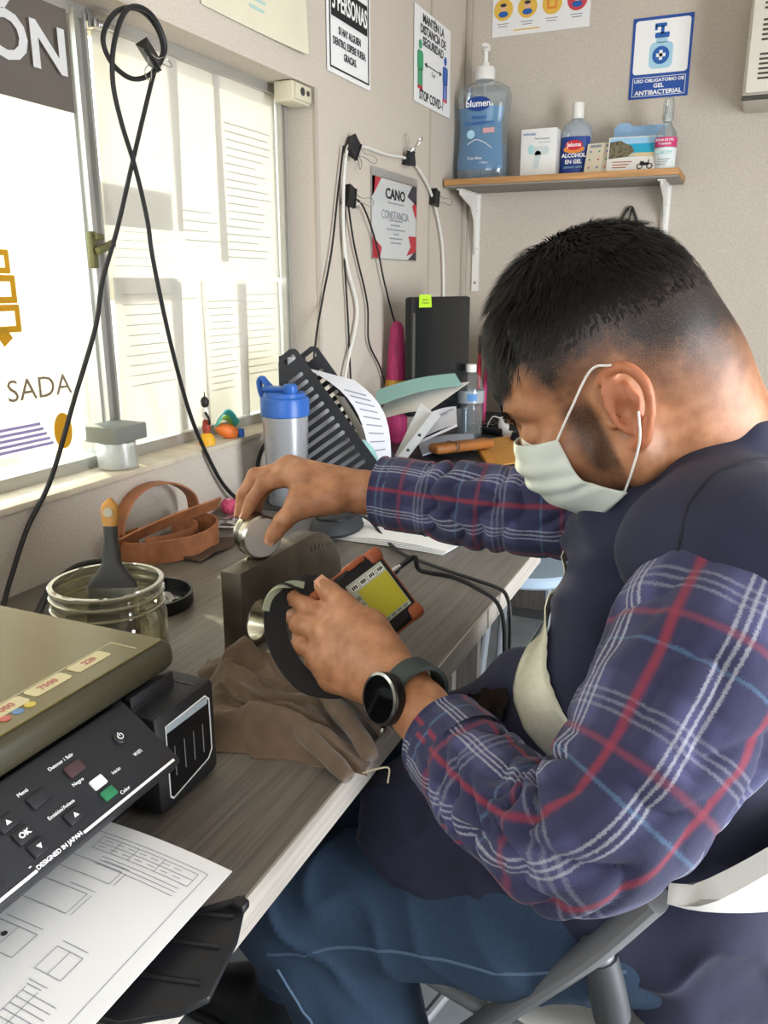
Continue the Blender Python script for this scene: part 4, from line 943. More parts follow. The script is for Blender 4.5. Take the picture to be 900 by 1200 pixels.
t = thing('black_mouse', 'round black computer mouse beside the white eraser', 'mouse', (.42, 2.44, DZ + .012), .6)
MB().lathe([(0, 0), (.034, 0), (.036, .006), (.032, .022), (.018, .034), (0, .036)], 24, sx=1.4).build('shell', m_black, t); MB().cyl((.022, -.003, .030), (.022, .003, .030), .006, n=12).build('wheel', m_blackgloss, t)

# ------------------------------------------------------------------ papers and probe rest behind the block
t = thing('paper_stack', 'stack of white papers lying on the desk behind the steel block', 'papers', (.43, 1.42, DZ)); o = t.location.copy()
for k in range(4):
    dx = .004 * k; S4('sheet', m_paper, (.328 + dx, 1.33 + .003 * k, .7512 + .0016 * k), (.553 + dx * .4, 1.322 + .002 * k, .7512 + .0016 * k), (.572 + dx * .3, 1.450 - .003 * k, .7514 + .0016 * k), (.30 + dx, 1.53 - .006 * k, .7516 + .0018 * k), (0, 0, .002 + .0012 * k), th=.0008)
t = thing('probe_rest', 'black rounded rubber pad with a raised rim behind the steel block', 'pad', (.315, 1.37, DZ + .007))
MB().lathe([(0, 0), (.062, 0), (.066, .006), (.060, .02), (.045, .030), (0, .032)], 30, sx=.75, sy=1.05).build('pad', mat('rubber_dark', '#2c2f33', .6), t)
MB().tube([(.034 * math.cos(2 * PI * k / 28), .046 * math.sin(2 * PI * k / 28), .0305) for k in range(28)], .004, 6, closed=True).build('rim', m_black, t)
t = thing('device_cable', 'black cable running from the black pad over the desk edge', 'cable', (0, 0, 0))
MB().tube(crom([(.345, 1.40, .785), (.37, 1.41, .770), (.42, 1.36, .757), (.485, 1.291, .755), (.56, 1.25, .755), (.64, 1.215, .755), (.69, 1.19, .756), (.712, 1.175, .75), (.722, 1.165, .715), (.724, 1.16, .62), (.722, 1.165, .50)], 8), .0032, 7).build('cord', m_cable, t)
# ------------------------------------------------------------------ printer
m_pb = mat('printer_black', '#1c1d20', .5, bump=(500, .12)); m_pp = mat('printer_panel', '#26272b', .38, bump=(350, .06))
m_lid = mat('printer_lid_reflection', '#5c5026', .24, noise=(3, .08)); m_lidrim = mat('printer_lid_rim', '#3f3b2b', .42, bump=(300, .1))  # olive lid colour paints in the window's yellowish reflection on black plastic
o = Vector((.38, .36, DZ))
t = thing('printer', 'black ink tank printer with a glossy lid tinted olive as a window reflection in the near corner of the desk', 'printer', o); PR = t
def pspan(mb, a, b, bev=0): return mb.span([a[i] - o[i] for i in range(3)], [b[i] - o[i] for i in range(3)], bev)
body = MB(); pspan(body, (.20, .10, .753), (.545, .567, .866), .006); body.build('body', m_pb, t)
MB().box(Vector((.37, .335, .885)) - o, (.37, .472, .030), .011, 3).build('scanner_lid', m_lidrim, t)
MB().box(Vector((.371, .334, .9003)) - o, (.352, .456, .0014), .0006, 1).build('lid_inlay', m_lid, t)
LP = lambda x, y, z=.9012: basis(Vector((x, y, z)) - o, (0, 1, 0), z=(0, 0, 1))
m_dec = mat('decal_cream', '#c9bd92', .5); m_decr = mat('decal_red', '#a8645a', .5)
b = MB()
b.span(Vector((.508, .15, .9010)) - o, Vector((.509, .535, .9013)) - o); b.span(Vector((.508, .535, .9010)) - o, Vector((.538, .536, .9013)) - o)
b.build('decal_line', m_dec, t)
for k, (y, s) in enumerate(((.405, '5000'), (.45, '7500'), (.497, '220'))):
    MB().prism(rrect(.040, .016, .003, 3), .0004, LP(.5185, y)).build('decal_box', m_dec, t)
    text(s, .0095, LP(.5185, y, .9018), m_decr, t, bold=.02)
for k, hx in enumerate(('#b5544a', '#5b7fa8', '#c9b44a')): MB().prism(disc(.0045, 12), .0004, LP(.531, .395 + .012 * k)).build('ink_dot', mat('decal' + hx, hx, .5), t)
text('Ink Tank\nSystem', .018, LP(.520, .345, .9014), m_dec, t, bold=.02)
b = MB()
for k in range(3): b.span(Vector((.514 + .009 * k, .20, .9010)) - o, Vector((.517 + .009 * k, .285 - .015 * k, .9013)) - o)
b.build('decal_print', m_dec, t)
# front under the lid
b = MB(); pspan(b, (.545, .506, .800), (.553, .566, .868), .002); b.build('front_cover', m_pb, t)
# control panel: slanted slab
pa = Vector((.553, .0, .872)); pb_ = Vector((.613, .0, .8285)); pd = (pb_ - pa); PLn = pd.length; pdn = pd.normalized()
Y0, Y1 = .12, .497
PX = Vector((0, 1, 0)); PN = PX.cross(-pdn).normalized()
if PN.z < 0: PN = -PN
def PM(y, s, h=0.0):   # y along the panel, s down the slope from its upper edge
    c = pa + pdn * s + PN * h - o; c.y = y - o.y
    up = -pdn
    return Matrix(((PX.x, up.x, PN.x, c.x), (PX.y, up.y, PN.y, c.y), (PX.z, up.z, PN.z, c.z), (0, 0, 0, 1)))
MB().box((0, 0, -.008), (Y1 - Y0, PLn, .016), .004, M=PM((Y0 + Y1) / 2, PLn / 2)).build('control_panel', m_pp, t)
b = MB()
b.prism(rect(-.0525, -.0011, .0525, .0011), .0006, PM(.437, PLn - .0045)); b.prism(rect(-.055, -.0011, .055, .0011), .0006, PM(.285, PLn - .0045))
b.build('white_stripe', m_pw, t)
text('DESIGNED IN JAPAN', .0046, PM(.362, PLn - .0055, .0005), m_pw, t, bold=.02)
def button(y, s, w_=.016, h_=.0105, m=None, sym=None, label=None, ly=0, ls=-.011):
    b = MB().box((0, 0, .001), (w_, h_, .003), .0012, 2, M=PM(y, s)).build('button', m or m_pp, t)
    if sym == 'up': MB().prism([(-.0022, -.0016), (.0022, -.0016), (0, .0022)], .0003, PM(y, s, .0026)).build('symbol', m_pw, b)
    if sym == 'down': MB().prism([(-.0022, .0016), (0, -.0022), (.0022, .0016)], .0003, PM(y, s, .0026)).build('symbol', m_pw, b)
    if sym == 'ok': text('OK', .006, PM(y, s, .0027), m_pw, b, 'symbol', bold=.03)
    if label: text(label, .0042, PM(y + ly, s + ls, .0005), m_pw, t, 'button_lettering')
m_btg = mat('button_green', '#2c7a52', .4)
MB().lathe([(0, 0), (.0062, 0), (.0062, .0012), (.005, .002), (0, .002)], 24, PM(.466, .026)).build('power_button', m_pp, t)
MB().tube([PM(.466, .026, .0024) @ Vector((.0026 * math.cos(a), .0026 * math.sin(a), 0)) for a in [PI / 2 + .6 + (2 * PI - 1.2) * k / 14 for k in range(15)]], .0004, 4).build('power_symbol', m_pw, t)
MB().prism(rect(-.0004, 0, .0004, .0036), .0004, PM(.466, .026, .0021)).build('power_bar', m_pw, t)
text('WiFi', .0046, PM(.468, .046, .0005), m_pw, t)
button(.415, .026, m=mat('button_maroon', '#4a3436', .4), label='Detener / Salir', ly=-.004)
button(.4215, .046, .013, .009, m=m_pw, label='Negro', ly=-.012, ls=-.010); button(.4215, .058, .013, .009, m=m_btg, label='Color', ly=.013, ls=.006)
text('Inicio', .0042, PM(.441, .047, .0005), m_pw, t, 'button_lettering')
button(.377, .029, .018, .0105, label='Menú', ly=-.006)
button(.347, .030, .015, .011, sym='up'); button(.350, .044, .015, .011, sym='ok'); button(.352, .0575, .015, .011, sym='down')
text('+', .008, PM(.331, .026, .0005), m_pw, t, 'button_lettering'); text('-', .008, PM(.338, .064, .0005), m_pw, t, 'button_lettering')
button(.388, .0555, .016, .0105, sym='up', label='Emisión/Avisos', ly=-.004, ls=-.010)
button(.310, .058, .016, .011, label='WiFi', ly=-.004, ls=-.011)
MB().box((0, 0, .0004), (.05, .034, .002), .001, M=PM(.285, .036)).build('display', m_blackgloss, t)
# ink tank unit on its right
b = MB(); pspan(b, (.30, .505, .753), (.578, .595, .853), .007); b.build('ink_tank_box', m_pb, t)
b = MB(); pspan(b, (.31, .572, .8530), (.57, .5735, .8536)); b.build('tank_lid_joint', m_blackgloss, t)
Tm = lambda y, z, x=.5785: basis(Vector((x, y, z)) - o, (0, 1, 0), z=(1, 0, 0))
b = MB(); cy, cz, w_, h_ = .5505, .803, .066, .078
outer = [(-w_ / 2, -h_ / 2 + .004), (-w_ / 2 + .004, -h_ / 2), (w_ / 2 - .006, -h_ / 2 + .010), (w_ / 2, -h_ / 2 + .018), (w_ / 2, h_ / 2 - .006), (w_ / 2 - .006, h_ / 2), (-w_ / 2, h_ / 2 - .002)]
inner = [(p[0] * .965, p[1] * .965) for p in outer]
b.prism(outer, .0006, Tm(cy, cz), holes=[inner]); b.build('tank_outline', m_pw, t)
MB().prism([(p[0] * .955, p[1] * .955) for p in outer], .0003, Tm(cy, cz)).build('tank_window', mat('tank_smoke', '#131416', .16), t)
MB().prism(rect(-w_ / 2 + .001, -.0035, w_ / 2 - .004, .0035), .0008, Tm(cy, cz + h_ / 2 - .006)).build('tank_label_band', mat('tank_band', '#a9b4bb', .4), t)
b = MB()
for k in range(4): b.span(Vector((.5788, .528 + .014 * k, .785)) - o, Vector((.5792, .5287 + .014 * k, .815)) - o)
b.build('ink_levels', m_inkgrey, t)
# loose white card on the lid
t = thing('card_on_lid', 'white paper corner lying on top of the printer lid', 'paper', (.455, .36, .9012))
MB().grid(lambda u, v: (-.085 + .10 * u + .03 * v, -.13 + .155 * v - .03 * u, .001 + .002 * u * v), 4, 4, .0006).build('sheet', m_paper, t)
# printed drawing coming out at the front
t = thing('printed_drawing', 'printed technical drawing sliding out of the printer front', 'paper', (.58, .337, .785))
def pp(x, y, dz=0):   # paper surface, world x and y
    return (x - .58, y - .337, .005 - .010 * max(0, (x - .58) / .12) ** 2 + dz)
MB().grid(lambda u, v: pp(.45 + .245 * u, .225 + .22 * v), 14, 6, .0006).build('sheet', m_paper, t)
m_line = mat('drawing_line', '#858a98', .8)
def pline(segs, nm='drawing', w_=.00048):
    b = MB()
    for (x0, y0, x1, y1) in segs:
        d = Vector((x1 - x0, y1 - y0)); n = max(1, int(d.length / .02)); q = Vector((-d.y, d.x)).normalized() * w_ / 2
        for k in range(n):
            a = (x0 + d.x * k / n, y0 + d.y * k / n); c = (x0 + d.x * (k + 1) / n, y0 + d.y * (k + 1) / n)
            z = .0004
            b.add([pp(a[0] - q.x, a[1] - q.y, z), pp(a[0] + q.x, a[1] + q.y, z), pp(c[0] + q.x, c[1] + q.y, z), pp(c[0] - q.x, c[1] - q.y, z)], [(0, 3, 2, 1)])
    return b.build(nm, m_line, t)
pline([(.50, .432, .682, .432), (.682, .432, .682, .235)], 'drawing_frame')
seg = []
for y in (.428, .421, .414): seg.append((.585, y, .676, y))
for x in (.585, .603, .62, .645, .676): seg.append((x, .428, x, .414))
for k in range(7): seg.append((.590 + .011 * k, .4245, .597 + .011 * k, .4245)); seg.append((.588 + .012 * k, .4175, .595 + .012 * k, .4175))
for k in range(3): seg.append((.600, .409 - .004 * k, .672, .409 - .004 * k))
pline(seg, 'title_block')
seg = []
for (x0, x1, ya, yb) in ((.53, .625, .402, .388), (.53, .618, .373, .352)):
    seg += [(x0, ya, x1, ya), (x0, yb, x1, yb), (x1, ya, x1, yb), (x1 - .02, ya + .004, x1 + .004, ya + .004), (x1 + .004, ya, x1 + .004, yb), (x0 + .03, (ya + yb) / 2, x0 + .045, (ya + yb) / 2)]
for (cx, cy, w_, h_) in ((.598, .318, .034, .022), (.645, .318, .022, .020)):
    seg += [(cx - w_ / 2, cy - h_ / 2, cx + w_ / 2, cy - h_ / 2), (cx + w_ / 2, cy - h_ / 2, cx + w_ / 2, cy + h_ / 2), (cx + w_ / 2, cy + h_ / 2, cx - w_ / 2, cy + h_ / 2), (cx - w_ / 2, cy + h_ / 2, cx - w_ / 2, cy - h_ / 2),
            (cx - w_ / 2, cy + h_ / 2 + .005, cx + w_ / 2, cy + h_ / 2 + .005), (cx, cy - h_ / 2, cx, cy + h_ / 2), (cx - .008, cy - h_ / 2 - .008, cx + .008, cy - h_ / 2 - .008), (cx - .006, cy - h_ / 2 - .011, cx + .006, cy - h_ / 2 - .011)]
for k in range(8): seg.append((.640, .292 - .005 * k, .668, .292 - .005 * k))
seg += [(.640, .295, .640, .252), (.650, .295, .650, .252)]
pline(seg)
b = MB(); b.lathe([(0, 0), (.0022, 0), (.0022, .0003), (0, .0003)], 12, Matrix.Translation(pp(.594, .320, .0004))); b.build('drawing_hole', m_ink, t)
# output tray
t = thing('output_tray', 'black ribbed output tray hanging over the desk edge', 'tray', (.66, .37, .752))
poly = [(-.10, .055), (.012, .030), (.051, .068), (.066, .034), (.077, -.016), (.066, -.033), (.035, -.055), (-.10, -.075)]
poly = poly[::-1]
MB().prism(poly, .006, Matrix.Translation((0, 0, .006)), bev=.0015).build('tray_plate', m_black, t)
b = MB()
for y0, y1, x0, x1 in ((.018, .050, -.05, .052), (-.008, .022, -.05, .060), (-.040, -.010, -.05, .066)):
    b.tube([(x0, y0, .0125), (x1, y1, .0125)], .0022, 6)
b.build('ribs', m_black, t)
b = MB(); b.tube([(-.03, .045, .012), (.012, .030, .013), (.051, .068, .014)], .003, 6); b.box((.05, .062, .013), (.012, .010, .008), .002); b.build('tray_lip', m_black, t)
MB().box((-.05, .0, .003), (.05, .10, .006), .002).build('tray_foot', m_black, t)

# ------------------------------------------------------------------ brown cloth
from mathutils import noise as mnoise
t = thing('brown_cloth', 'crumpled brown cloth lying at the desk edge beside the ink tank', 'cloth', (.57, .70, DZ))
def cloth(u, v):
    # u along from the block side to the man's side, v across towards the edge
    a = Vector((.425, .760)); b_ = Vector((.53, .805)); c_ = Vector((.715, .690)); d_ = Vector((.665, .610)); e_ = Vector((.535, .635))
    # four-sided patch in plan
    p00, p10, p11, p01 = Vector((.418, .800)), Vector((.520, .615)), Vector((.722, .648)), Vector((.600, .790))
    w = p00 * (1 - u) * (1 - v) + p10 * u * (1 - v) + p11 * u * v + p01 * (1 - u) * v
    e = min(u, 1 - u, v, 1 - v); env = min(1, e / .22); env = env * env * (3 - 2 * env)
    k1 = mnoise.noise((u * 5.1, v * 2.1, 3.3)); k2 = mnoise.noise((u * 11, v * 4.2, 7.7)); k3 = mnoise.noise((u * 24, v * 9, 1.7))
    r1 = 1 - abs(math.sin(9.5 * u + 2.2 * k1 + 1.4 * v)); r2 = 1 - abs(math.sin(21 * u + 3 * k1 - 3 * v + 1.3)); r3 = 1 - abs(math.sin(6 * v + 4 * u + 2.5 * k1))
    h = env * (.026 + .017 * k1 + .022 * r1 ** 1.6 + .009 * r2 ** 1.5 + .010 * r3 ** 2 * (1 - v) + .006 * k2 + .0025 * k3)
    h *= 1.15 - .5 * v
    jag = .012 * mnoise.noise((u * 7, v * 7, .5)) * (1 - env)
    return (w.x - .57 + jag + .010 * k2 * env, w.y - .70 + jag * .7 + .012 * k1 * env, .0015 + max(0, h))
m_cloth = mat('cloth_brown', '#6b5846', .95, noise=(60, .12), bump=(900, .25), sheen=.3)
MB().grid(cloth, 110, 90, .002).build('cloth', m_cloth, t, smooth=180)
# rolled hem ends pointing towards the man
for k, (p, r0) in enumerate((([(.615, .735, .772), (.650, .715, .772), (.685, .690, .766), (.712, .668, .757)], .012), ([(.600, .690, .772), (.640, .660, .770), (.680, .640, .763), (.705, .628, .756)], .011), ([(.63, .765, .768), (.67, .742, .766), (.705, .715, .757)], .009))):
    q = crom([Vector(a) - Vector((.57, .70, DZ)) for a in p], 8)
    MB().tube(q, [r0 * (.75 + .05 * math.sin(.7 * i + k) + .25 * (1 - i / len(q))) for i in range(len(q))], 12).build('rolled_fold', m_cloth, t, smooth=180)
MB().tube(crom([(.145, -.06, .006), (.160, -.055, .012), (.168, -.048, .010), (.172, -.060, .002)], 6), .0009, 5).build('frayed_thread', mat('thread_pale', '#b5a68e', .9), t)

# ------------------------------------------------------------------ flaw detector held in the hand
n_ = Vector((.6636, -.4926, .563)).normalized(); e1 = Vector((.3676, .8702, .3281)).normalized(); e2 = -n_.cross(e1)
e2 = e1.cross(n_) * -1
up = n_.cross(e1).normalized()     # towards the header edge
if up.dot(Vector((.6516, .0107, -.7585))) > 0: up = -up; 
Dc = Vector((.6555, .7799, .8812)); s_ = .948
Md = Matrix(((e1.x, up.x, n_.x, Dc.x), (e1.y, up.y, n_.y, Dc.y), (e1.z, up.z, n_.z, Dc.z), (0, 0, 0, 1)))
m_or = mat('bumper_orange', '#9a5230', .55, bump=(300, .08)); m_dev = mat('device_black', '#141517', .4)
t = thing('test_instrument', 'orange edged handheld test instrument with a yellow screen, held in the left hand', 'instrument', M=Md); DV = t
X0, X1, YB_, YT = -.058, .0495, -.0545, .0405
cx, cyy, dw, dh = (X0 + X1) / 2, (YB_ + YT) / 2, X1 - X0, YT - YB_
MB().prism(rrect(dw - .004, dh - .004, .008, 4, (cx, cyy)), .030, Matrix.Translation((0, 0, -.030)), bev=.003).build('case', m_dev, t)
out_ = rrect(dw, dh, .012, 5, (cx, cyy)); inn = rrect(dw - .014, dh - .014, .007, 4, (cx, cyy))
MB().prism(out_, .026, Matrix.Translation((0, 0, -.028)), bev=.0015, holes=[inn]).build('bumper', m_or, t)
for x in (X0 + .010, X1 - .0095):
    for y in (YB_ + .008, YT - .008): MB().box((x, y, -.012), (.021, .018, .033), .006, 3).build('corner_guard', m_or, t)
MB().prism(rrect(dw - .014, dh - .014, .006, 4, (cx, cyy)), .0016, Matrix.Translation((0, 0, .000))).build('face_plate', m_dev, t)
for x0_, x1_ in ((-.045, -.025), (.0, .026)): MB().box(((x0_ + x1_) / 2, YT - .002, -.006), (x1_ - x0_, .008, .022), .003).build('bumper_notch', m_or if x0_ > -.01 else mat('bumper_amber', '#c98a4e', .5), t)
SX0, SX1, SY0, SY1 = -.0152, .0405, -.0362, .0235
MB().prism(rect(SX0, SY0, SX1, SY1), .0006, Matrix.Translation((0, 0, .0016))).build('screen', mat('screen_grey', '#b9bcae', .3), t)
mscr = bpy.data.materials.new('screen_yellow'); mscr.use_nodes = True; bs = mscr.node_tree.nodes['Principled BSDF']
bs.inputs['Base Color'].default_value = (*hexc('#a39a30'), 1); bs.inputs['Emission Color'].default_value = (*hexc('#c9bd20'), 1); bs.inputs['Emission Strength'].default_value = .10; bs.inputs['Roughness'].default_value = .3
MB().prism(rect(SX0 + .009, SY0 + .005, SX1 - .001, SY1 - .012), .0005, Matrix.Translation((0, 0, .0022))).build('screen_field', mscr, t)
b = MB()
for k in range(4):
    x = SX0 + .004 + .0135 * k
    b.prism(rect(x, SY1 - .010, x + .0095, SY1 - .0035), .0004, Matrix.Translation((0, 0, .0022)))
b.build('screen_readout_box', mat('screen_white', '#e6e6dc', .3), t)
b = MB()
for k in range(4):
    x = SX0 + .005 + .0135 * k
    for j in range(3): b.prism(rect(x + .0026 * j, SY1 - .0088 + .0005 * ((j + k) % 2), x + .0018 + .0026 * j, SY1 - .0045), .0003, Matrix.Translation((0, 0, .0027)))
b.build('screen_readout', m_inkblack, t)
b = MB()
for k in range(5): b.prism(rect(SX0 + .001, SY0 + .006 + .008 * k, SX0 + .0075, SY0 + .0105 + .008 * k), .0003, Matrix.Translation((0, 0, .0022)))
b.build('screen_menu', mat('screen_menu_grey', '#7f8478', .3), t)
b = MB()
for k in range(5): b.prism(rect(SX0 + .006 + .0095 * k, SY0 + .001, SX0 + .0135 + .0095 * k, SY0 + .0042), .0003, Matrix.Translation((0, 0, .0022)))
b.build('screen_footer', mat('screen_menu_grey', '#7f8478', .3), t)
b = MB(); b.cyl((X1 - .002, .004, -.012), (X1 + .010, .004, -.012), .0058, n=16); b.cyl((X1 + .010, .004, -.012), (X1 + .016, .004, -.012), .0042, n=14); b.build('connector', m_chrome, t)
for k in range(3): MB().box((X0 + .022, -.03 + .02 * k, .002), (.013, .009, .003), .0015).build('key', m_black, t)
# ------------------------------------------------------------------ white folding chair
CA = math.atan2(.235, -.97)
ch = thing('folding_chair', 'white plastic folding chair with grey tube frame under the man', 'chair', (.914, .926, 0), CA)
m_cw = mat('chair_white', '#d2d0c8', .4, bump=(200, .04)); m_ct = mat('chair_tube', '#87888a', .42, .35, bump=(200, .06)); m_cj = mat('chair_joint', '#3f4143', .5)
# local x forward, y to the sitter's left
MB().grid(lambda u, v: (-.21 + .37 * u, -.215 + .43 * v, .447 + .010 * math.cos(2 * PI * (v - .5)) * .0 - .014 * (math.sin(PI * u) * math.sin(PI * v)) - .02 * max(0, u - .85) ** 1.2 * 4), 14, 14, .022).build('seat', m_cw, ch)
b = MB()
for i in range(1): pass
def back_surf(u, v, off=0):
    y = -.235 + .47 * u; e_ = abs(2 * u - 1); hh = .004 + .085 * (1 - e_) ** .75
    return (-.150 - .115 * max(0, math.cos(PI * (u - .5))) ** .8 - .02 * v + off, y, .712 + hh * (2 * v - 1) + .02 * (1 - e_))
MB().grid(lambda u, v: back_surf(u, v), 56, 10, .018).build('backrest', m_cw, ch, smooth=60)
for s in (1, -1):
    MB().tube(crom([(-.140, s * .230, .685), (-.085, s * .236, .595), (.01, s * .236, .46), (.19, s * .236, .20), (.32, s * .236, .012)], 6), .0165, 14, sx=.75, sy=1.2).build('front_leg', m_ct, ch)
    rl = MB().tube(crom([(-.085, s * .226, .60), (-.115, s * .226, .49), (-.18, s * .226, .24), (-.24, s * .226, .012)], 6), .016, 14).build('rear_leg', m_ct, ch)
    MB().tube([(.15, s * .218, .432), (-.21, s * .218, .432)], .010, 12).build('seat_rail', m_ct, ch)
    MB().tube(crom([(-.090, s * .226, .585), (-.100, s * .226, .555), (-.108, s * .226, .525)], 5), .0185, 14).build('joint_sleeve', m_cj, ch)
    MB().lathe([(.0, 0), (.015, 0), (.015, .012), (0, .012)], 14, Matrix.Translation((.32, s * .236, 0))).build('rubber_foot', m_cj, ch)
    MB().lathe([(.0, 0), (.015, 0), (.015, .012), (0, .012)], 14, Matrix.Translation((-.24, s * .226, 0))).build('rubber_foot', m_cj, ch)
MB().tube([(.245, -.236, .12), (.245, .236, .12)], .009, 10).build('stretcher', m_ct, ch)
MB().tube([(-.223, -.226, .07), (-.223, .226, .07)], .009, 10).build('stretcher', m_ct, ch)

# ------------------------------------------------------------------ signed-distance modelling for bodies and clothes
class SDF:
    def __init__(s, lo, hi, h):
        s.h = h; s.lo = np.array(lo, float); s.n = np.ceil((np.array(hi) - s.lo) / h).astype(int) + 1
        s.D = np.full(s.n, 1.0, np.float32)
    def _sub(s, blo, bhi, m):
        i0 = np.clip(np.floor((np.array(blo) - m - s.lo) / s.h).astype(int), 0, s.n - 1); i1 = np.clip(np.ceil((np.array(bhi) + m - s.lo) / s.h).astype(int) + 1, 1, s.n)
        if np.any(i1 <= i0): return None
        sl = tuple(slice(a, b) for a, b in zip(i0, i1))
        ax = [(s.lo[k] + s.h * np.arange(i0[k], i1[k])).astype(np.float32) for k in range(3)]
        return sl, np.meshgrid(*ax, indexing='ij', sparse=True)
    def _mix(s, sl, d, k, sub=False):
        a = s.D[sl]
        if sub:
            h = np.clip(.5 - .5 * (a + d) / max(k, 1e-6), 0, 1); s.D[sl] = a * (1 - h) - d * h + k * h * (1 - h)
        else:
            h = np.clip(.5 + .5 * (a - d) / max(k, 1e-6), 0, 1); s.D[sl] = a * (1 - h) + d * h - k * h * (1 - h)
    def cone(s, a, b, r1, r2, k=.01, sub=False):
        a = np.array(a, float); b = np.array(b, float); r = max(r1, r2)
        q = s._sub(np.minimum(a, b) - r, np.maximum(a, b) + r, k + 4 * s.h)
        if q is None: return
        sl, (X, Y, Z) = q; d = b - a; L2 = max(float(d @ d), 1e-9)
        t = np.clip(((X - a[0]) * d[0] + (Y - a[1]) * d[1] + (Z - a[2]) * d[2]) / L2, 0, 1)
        dist = np.sqrt((X - a[0] - t * d[0]) ** 2 + (Y - a[1] - t * d[1]) ** 2 + (Z - a[2] - t * d[2]) ** 2) - (r1 + (r2 - r1) * t)
        s._mix(sl, dist, k, sub)
    def chain(s, P, R, k=.01):
        for i in range(len(P) - 1): s.cone(P[i], P[i + 1], R[i], R[i + 1], k)
    def ell(s, c, rad, M=None, k=.01, sub=False):
        c = np.array(c, float); rad = np.array(rad, float); R = np.eye(3) if M is None else np.array(M)   # columns: axes
        ext = np.abs(R) @ rad
        q = s._sub(c - ext, c + ext, k + 4 * s.h)
        if q is None: return
        sl, (X, Y, Z) = q; x, y, z = X - c[0], Y - c[1], Z - c[2]
        l = [x * R[0, i] + y * R[1, i] + z * R[2, i] for i in range(3)]
        k0 = np.sqrt((l[0] / rad[0]) ** 2 + (l[1] / rad[1]) ** 2 + (l[2] / rad[2]) ** 2)
        k1 = np.sqrt((l[0] / rad[0] ** 2) ** 2 + (l[1] / rad[1] ** 2) ** 2 + (l[2] / rad[2] ** 2) ** 2)
        s._mix(sl, k0 * (k0 - 1) / np.maximum(k1, 1e-6), k, sub)
    def mesh(s):
        """naive surface nets -> verts (N,3), quads (M,4)."""
        D = s.D; D[0] = 1; D[-1] = 1; D[:, 0] = 1; D[:, -1] = 1; D[:, :, 0] = 1; D[:, :, -1] = 1
        ins = D < 0
        nx, ny, nz = np.array(D.shape) - 1
        cnt = np.zeros((nx, ny, nz), np.int8)
        for dx in (0, 1):
            for dy in (0, 1):
                for dz in (0, 1): cnt += ins[dx:nx + dx, dy:ny + dy, dz:nz + dz]
        act = np.argwhere((cnt > 0) & (cnt < 8))
        idx = np.full((nx, ny, nz), -1, np.int32); idx[tuple(act.T)] = np.arange(len(act))
        acc = np.zeros((len(act), 3)); w = np.zeros(len(act))
        cor = [(0, 0, 0), (1, 0, 0), (0, 1, 0), (1, 1, 0), (0, 0, 1), (1, 0, 1), (0, 1, 1), (1, 1, 1)]
        val = [D[tuple((act + np.array(c)).T)] for c in cor]
        for i in range(8):
            for j in range(i + 1, 8):
                if sum(abs(cor[i][k] - cor[j][k]) for k in range(3)) != 1: continue
                m = (val[i] < 0) != (val[j] < 0); t = np.zeros(len(act)); t[m] = val[i][m] / (val[i][m] - val[j][m])
                p = np.array(cor[i]) + t[:, None] * (np.array(cor[j]) - np.array(cor[i])); acc[m] += p[m]; w[m] += 1
        V = s.lo + s.h * (act + acc / w[:, None])
        F = []
        for ax in range(3):
            a1, a2 = [k for k in range(3) if k != ax]
            sl0 = [slice(None)] * 3; sl1 = [slice(None)] * 3; sl0[ax] = slice(0, -1); sl1[ax] = slice(1, None)
            c = ins[tuple(sl0)] != ins[tuple(sl1)]; e = np.argwhere(c)
            e = e[(e[:, a1] > 0) & (e[:, a2] > 0)]
            flip = ins[tuple(e.T)]
            d1 = np.zeros(3, int); d1[a1] = 1; d2 = np.zeros(3, int); d2[a2] = 1
            ok = np.all(e < np.array([nx, ny, nz]), axis=1); e = e[ok]; flip = flip[ok]
            q = np.stack([idx[tuple((e - d1 - d2).T)], idx[tuple((e - d2).T)], idx[tuple(e.T)], idx[tuple((e - d1).T)]], 1)
            sgn = flip if ax != 1 else ~flip
            q[~sgn] = q[~sgn][:, ::-1]; F.append(q)
        F = np.concatenate(F); F = F[np.all(F >= 0, 1)]
        return V, F
def smooth_verts(V, F, it=1, lam=.5):
    for _ in range(it):
        S_ = np.zeros_like(V); n = np.zeros(len(V))
        for a in range(4):
            b_ = (a + 1) % 4
            for i, j in ((a, b_), (b_, a)): np.add.at(S_, F[:, i], V[F[:, j]]); np.add.at(n, F[:, i], 1)
        V = V + lam * (S_ / np.maximum(n, 1)[:, None] - V)
    return V
def normals(V, F):
    a = V[F[:, 2]] - V[F[:, 0]]; b_ = V[F[:, 3]] - V[F[:, 1]]; n = np.cross(a, b_); N = np.zeros_like(V)
    for k in range(4): np.add.at(N, F[:, k], n)
    return N / np.maximum(np.linalg.norm(N, axis=1), 1e-12)[:, None]
def np_obj(name, V, F, m, parent, attrs=None):
    me = bpy.data.meshes.new(name); me.vertices.add(len(V)); me.vertices.foreach_set('co', V.astype(np.float32).ravel())
    me.loops.add(F.size); me.loops.foreach_set('vertex_index', F.astype(np.int32).ravel()); me.polygons.add(len(F))
    me.polygons.foreach_set('loop_start', np.arange(0, F.size, 4, dtype=np.int32)); me.polygons.foreach_set('use_smooth', np.ones(len(F), bool))
    me.update(calc_edges=True); me.validate()
    for m_ in (m if isinstance(m, (list, tuple)) else [m]): me.materials.append(m_)
    for k, a in (attrs or {}).items():
        at_ = me.attributes.new(k, 'FLOAT', 'POINT'); at_.data.foreach_set('value', a.astype(np.float32))
    o_ = bpy.data.objects.new(name, me); COL.objects.link(o_); o_.parent = parent
    return o_
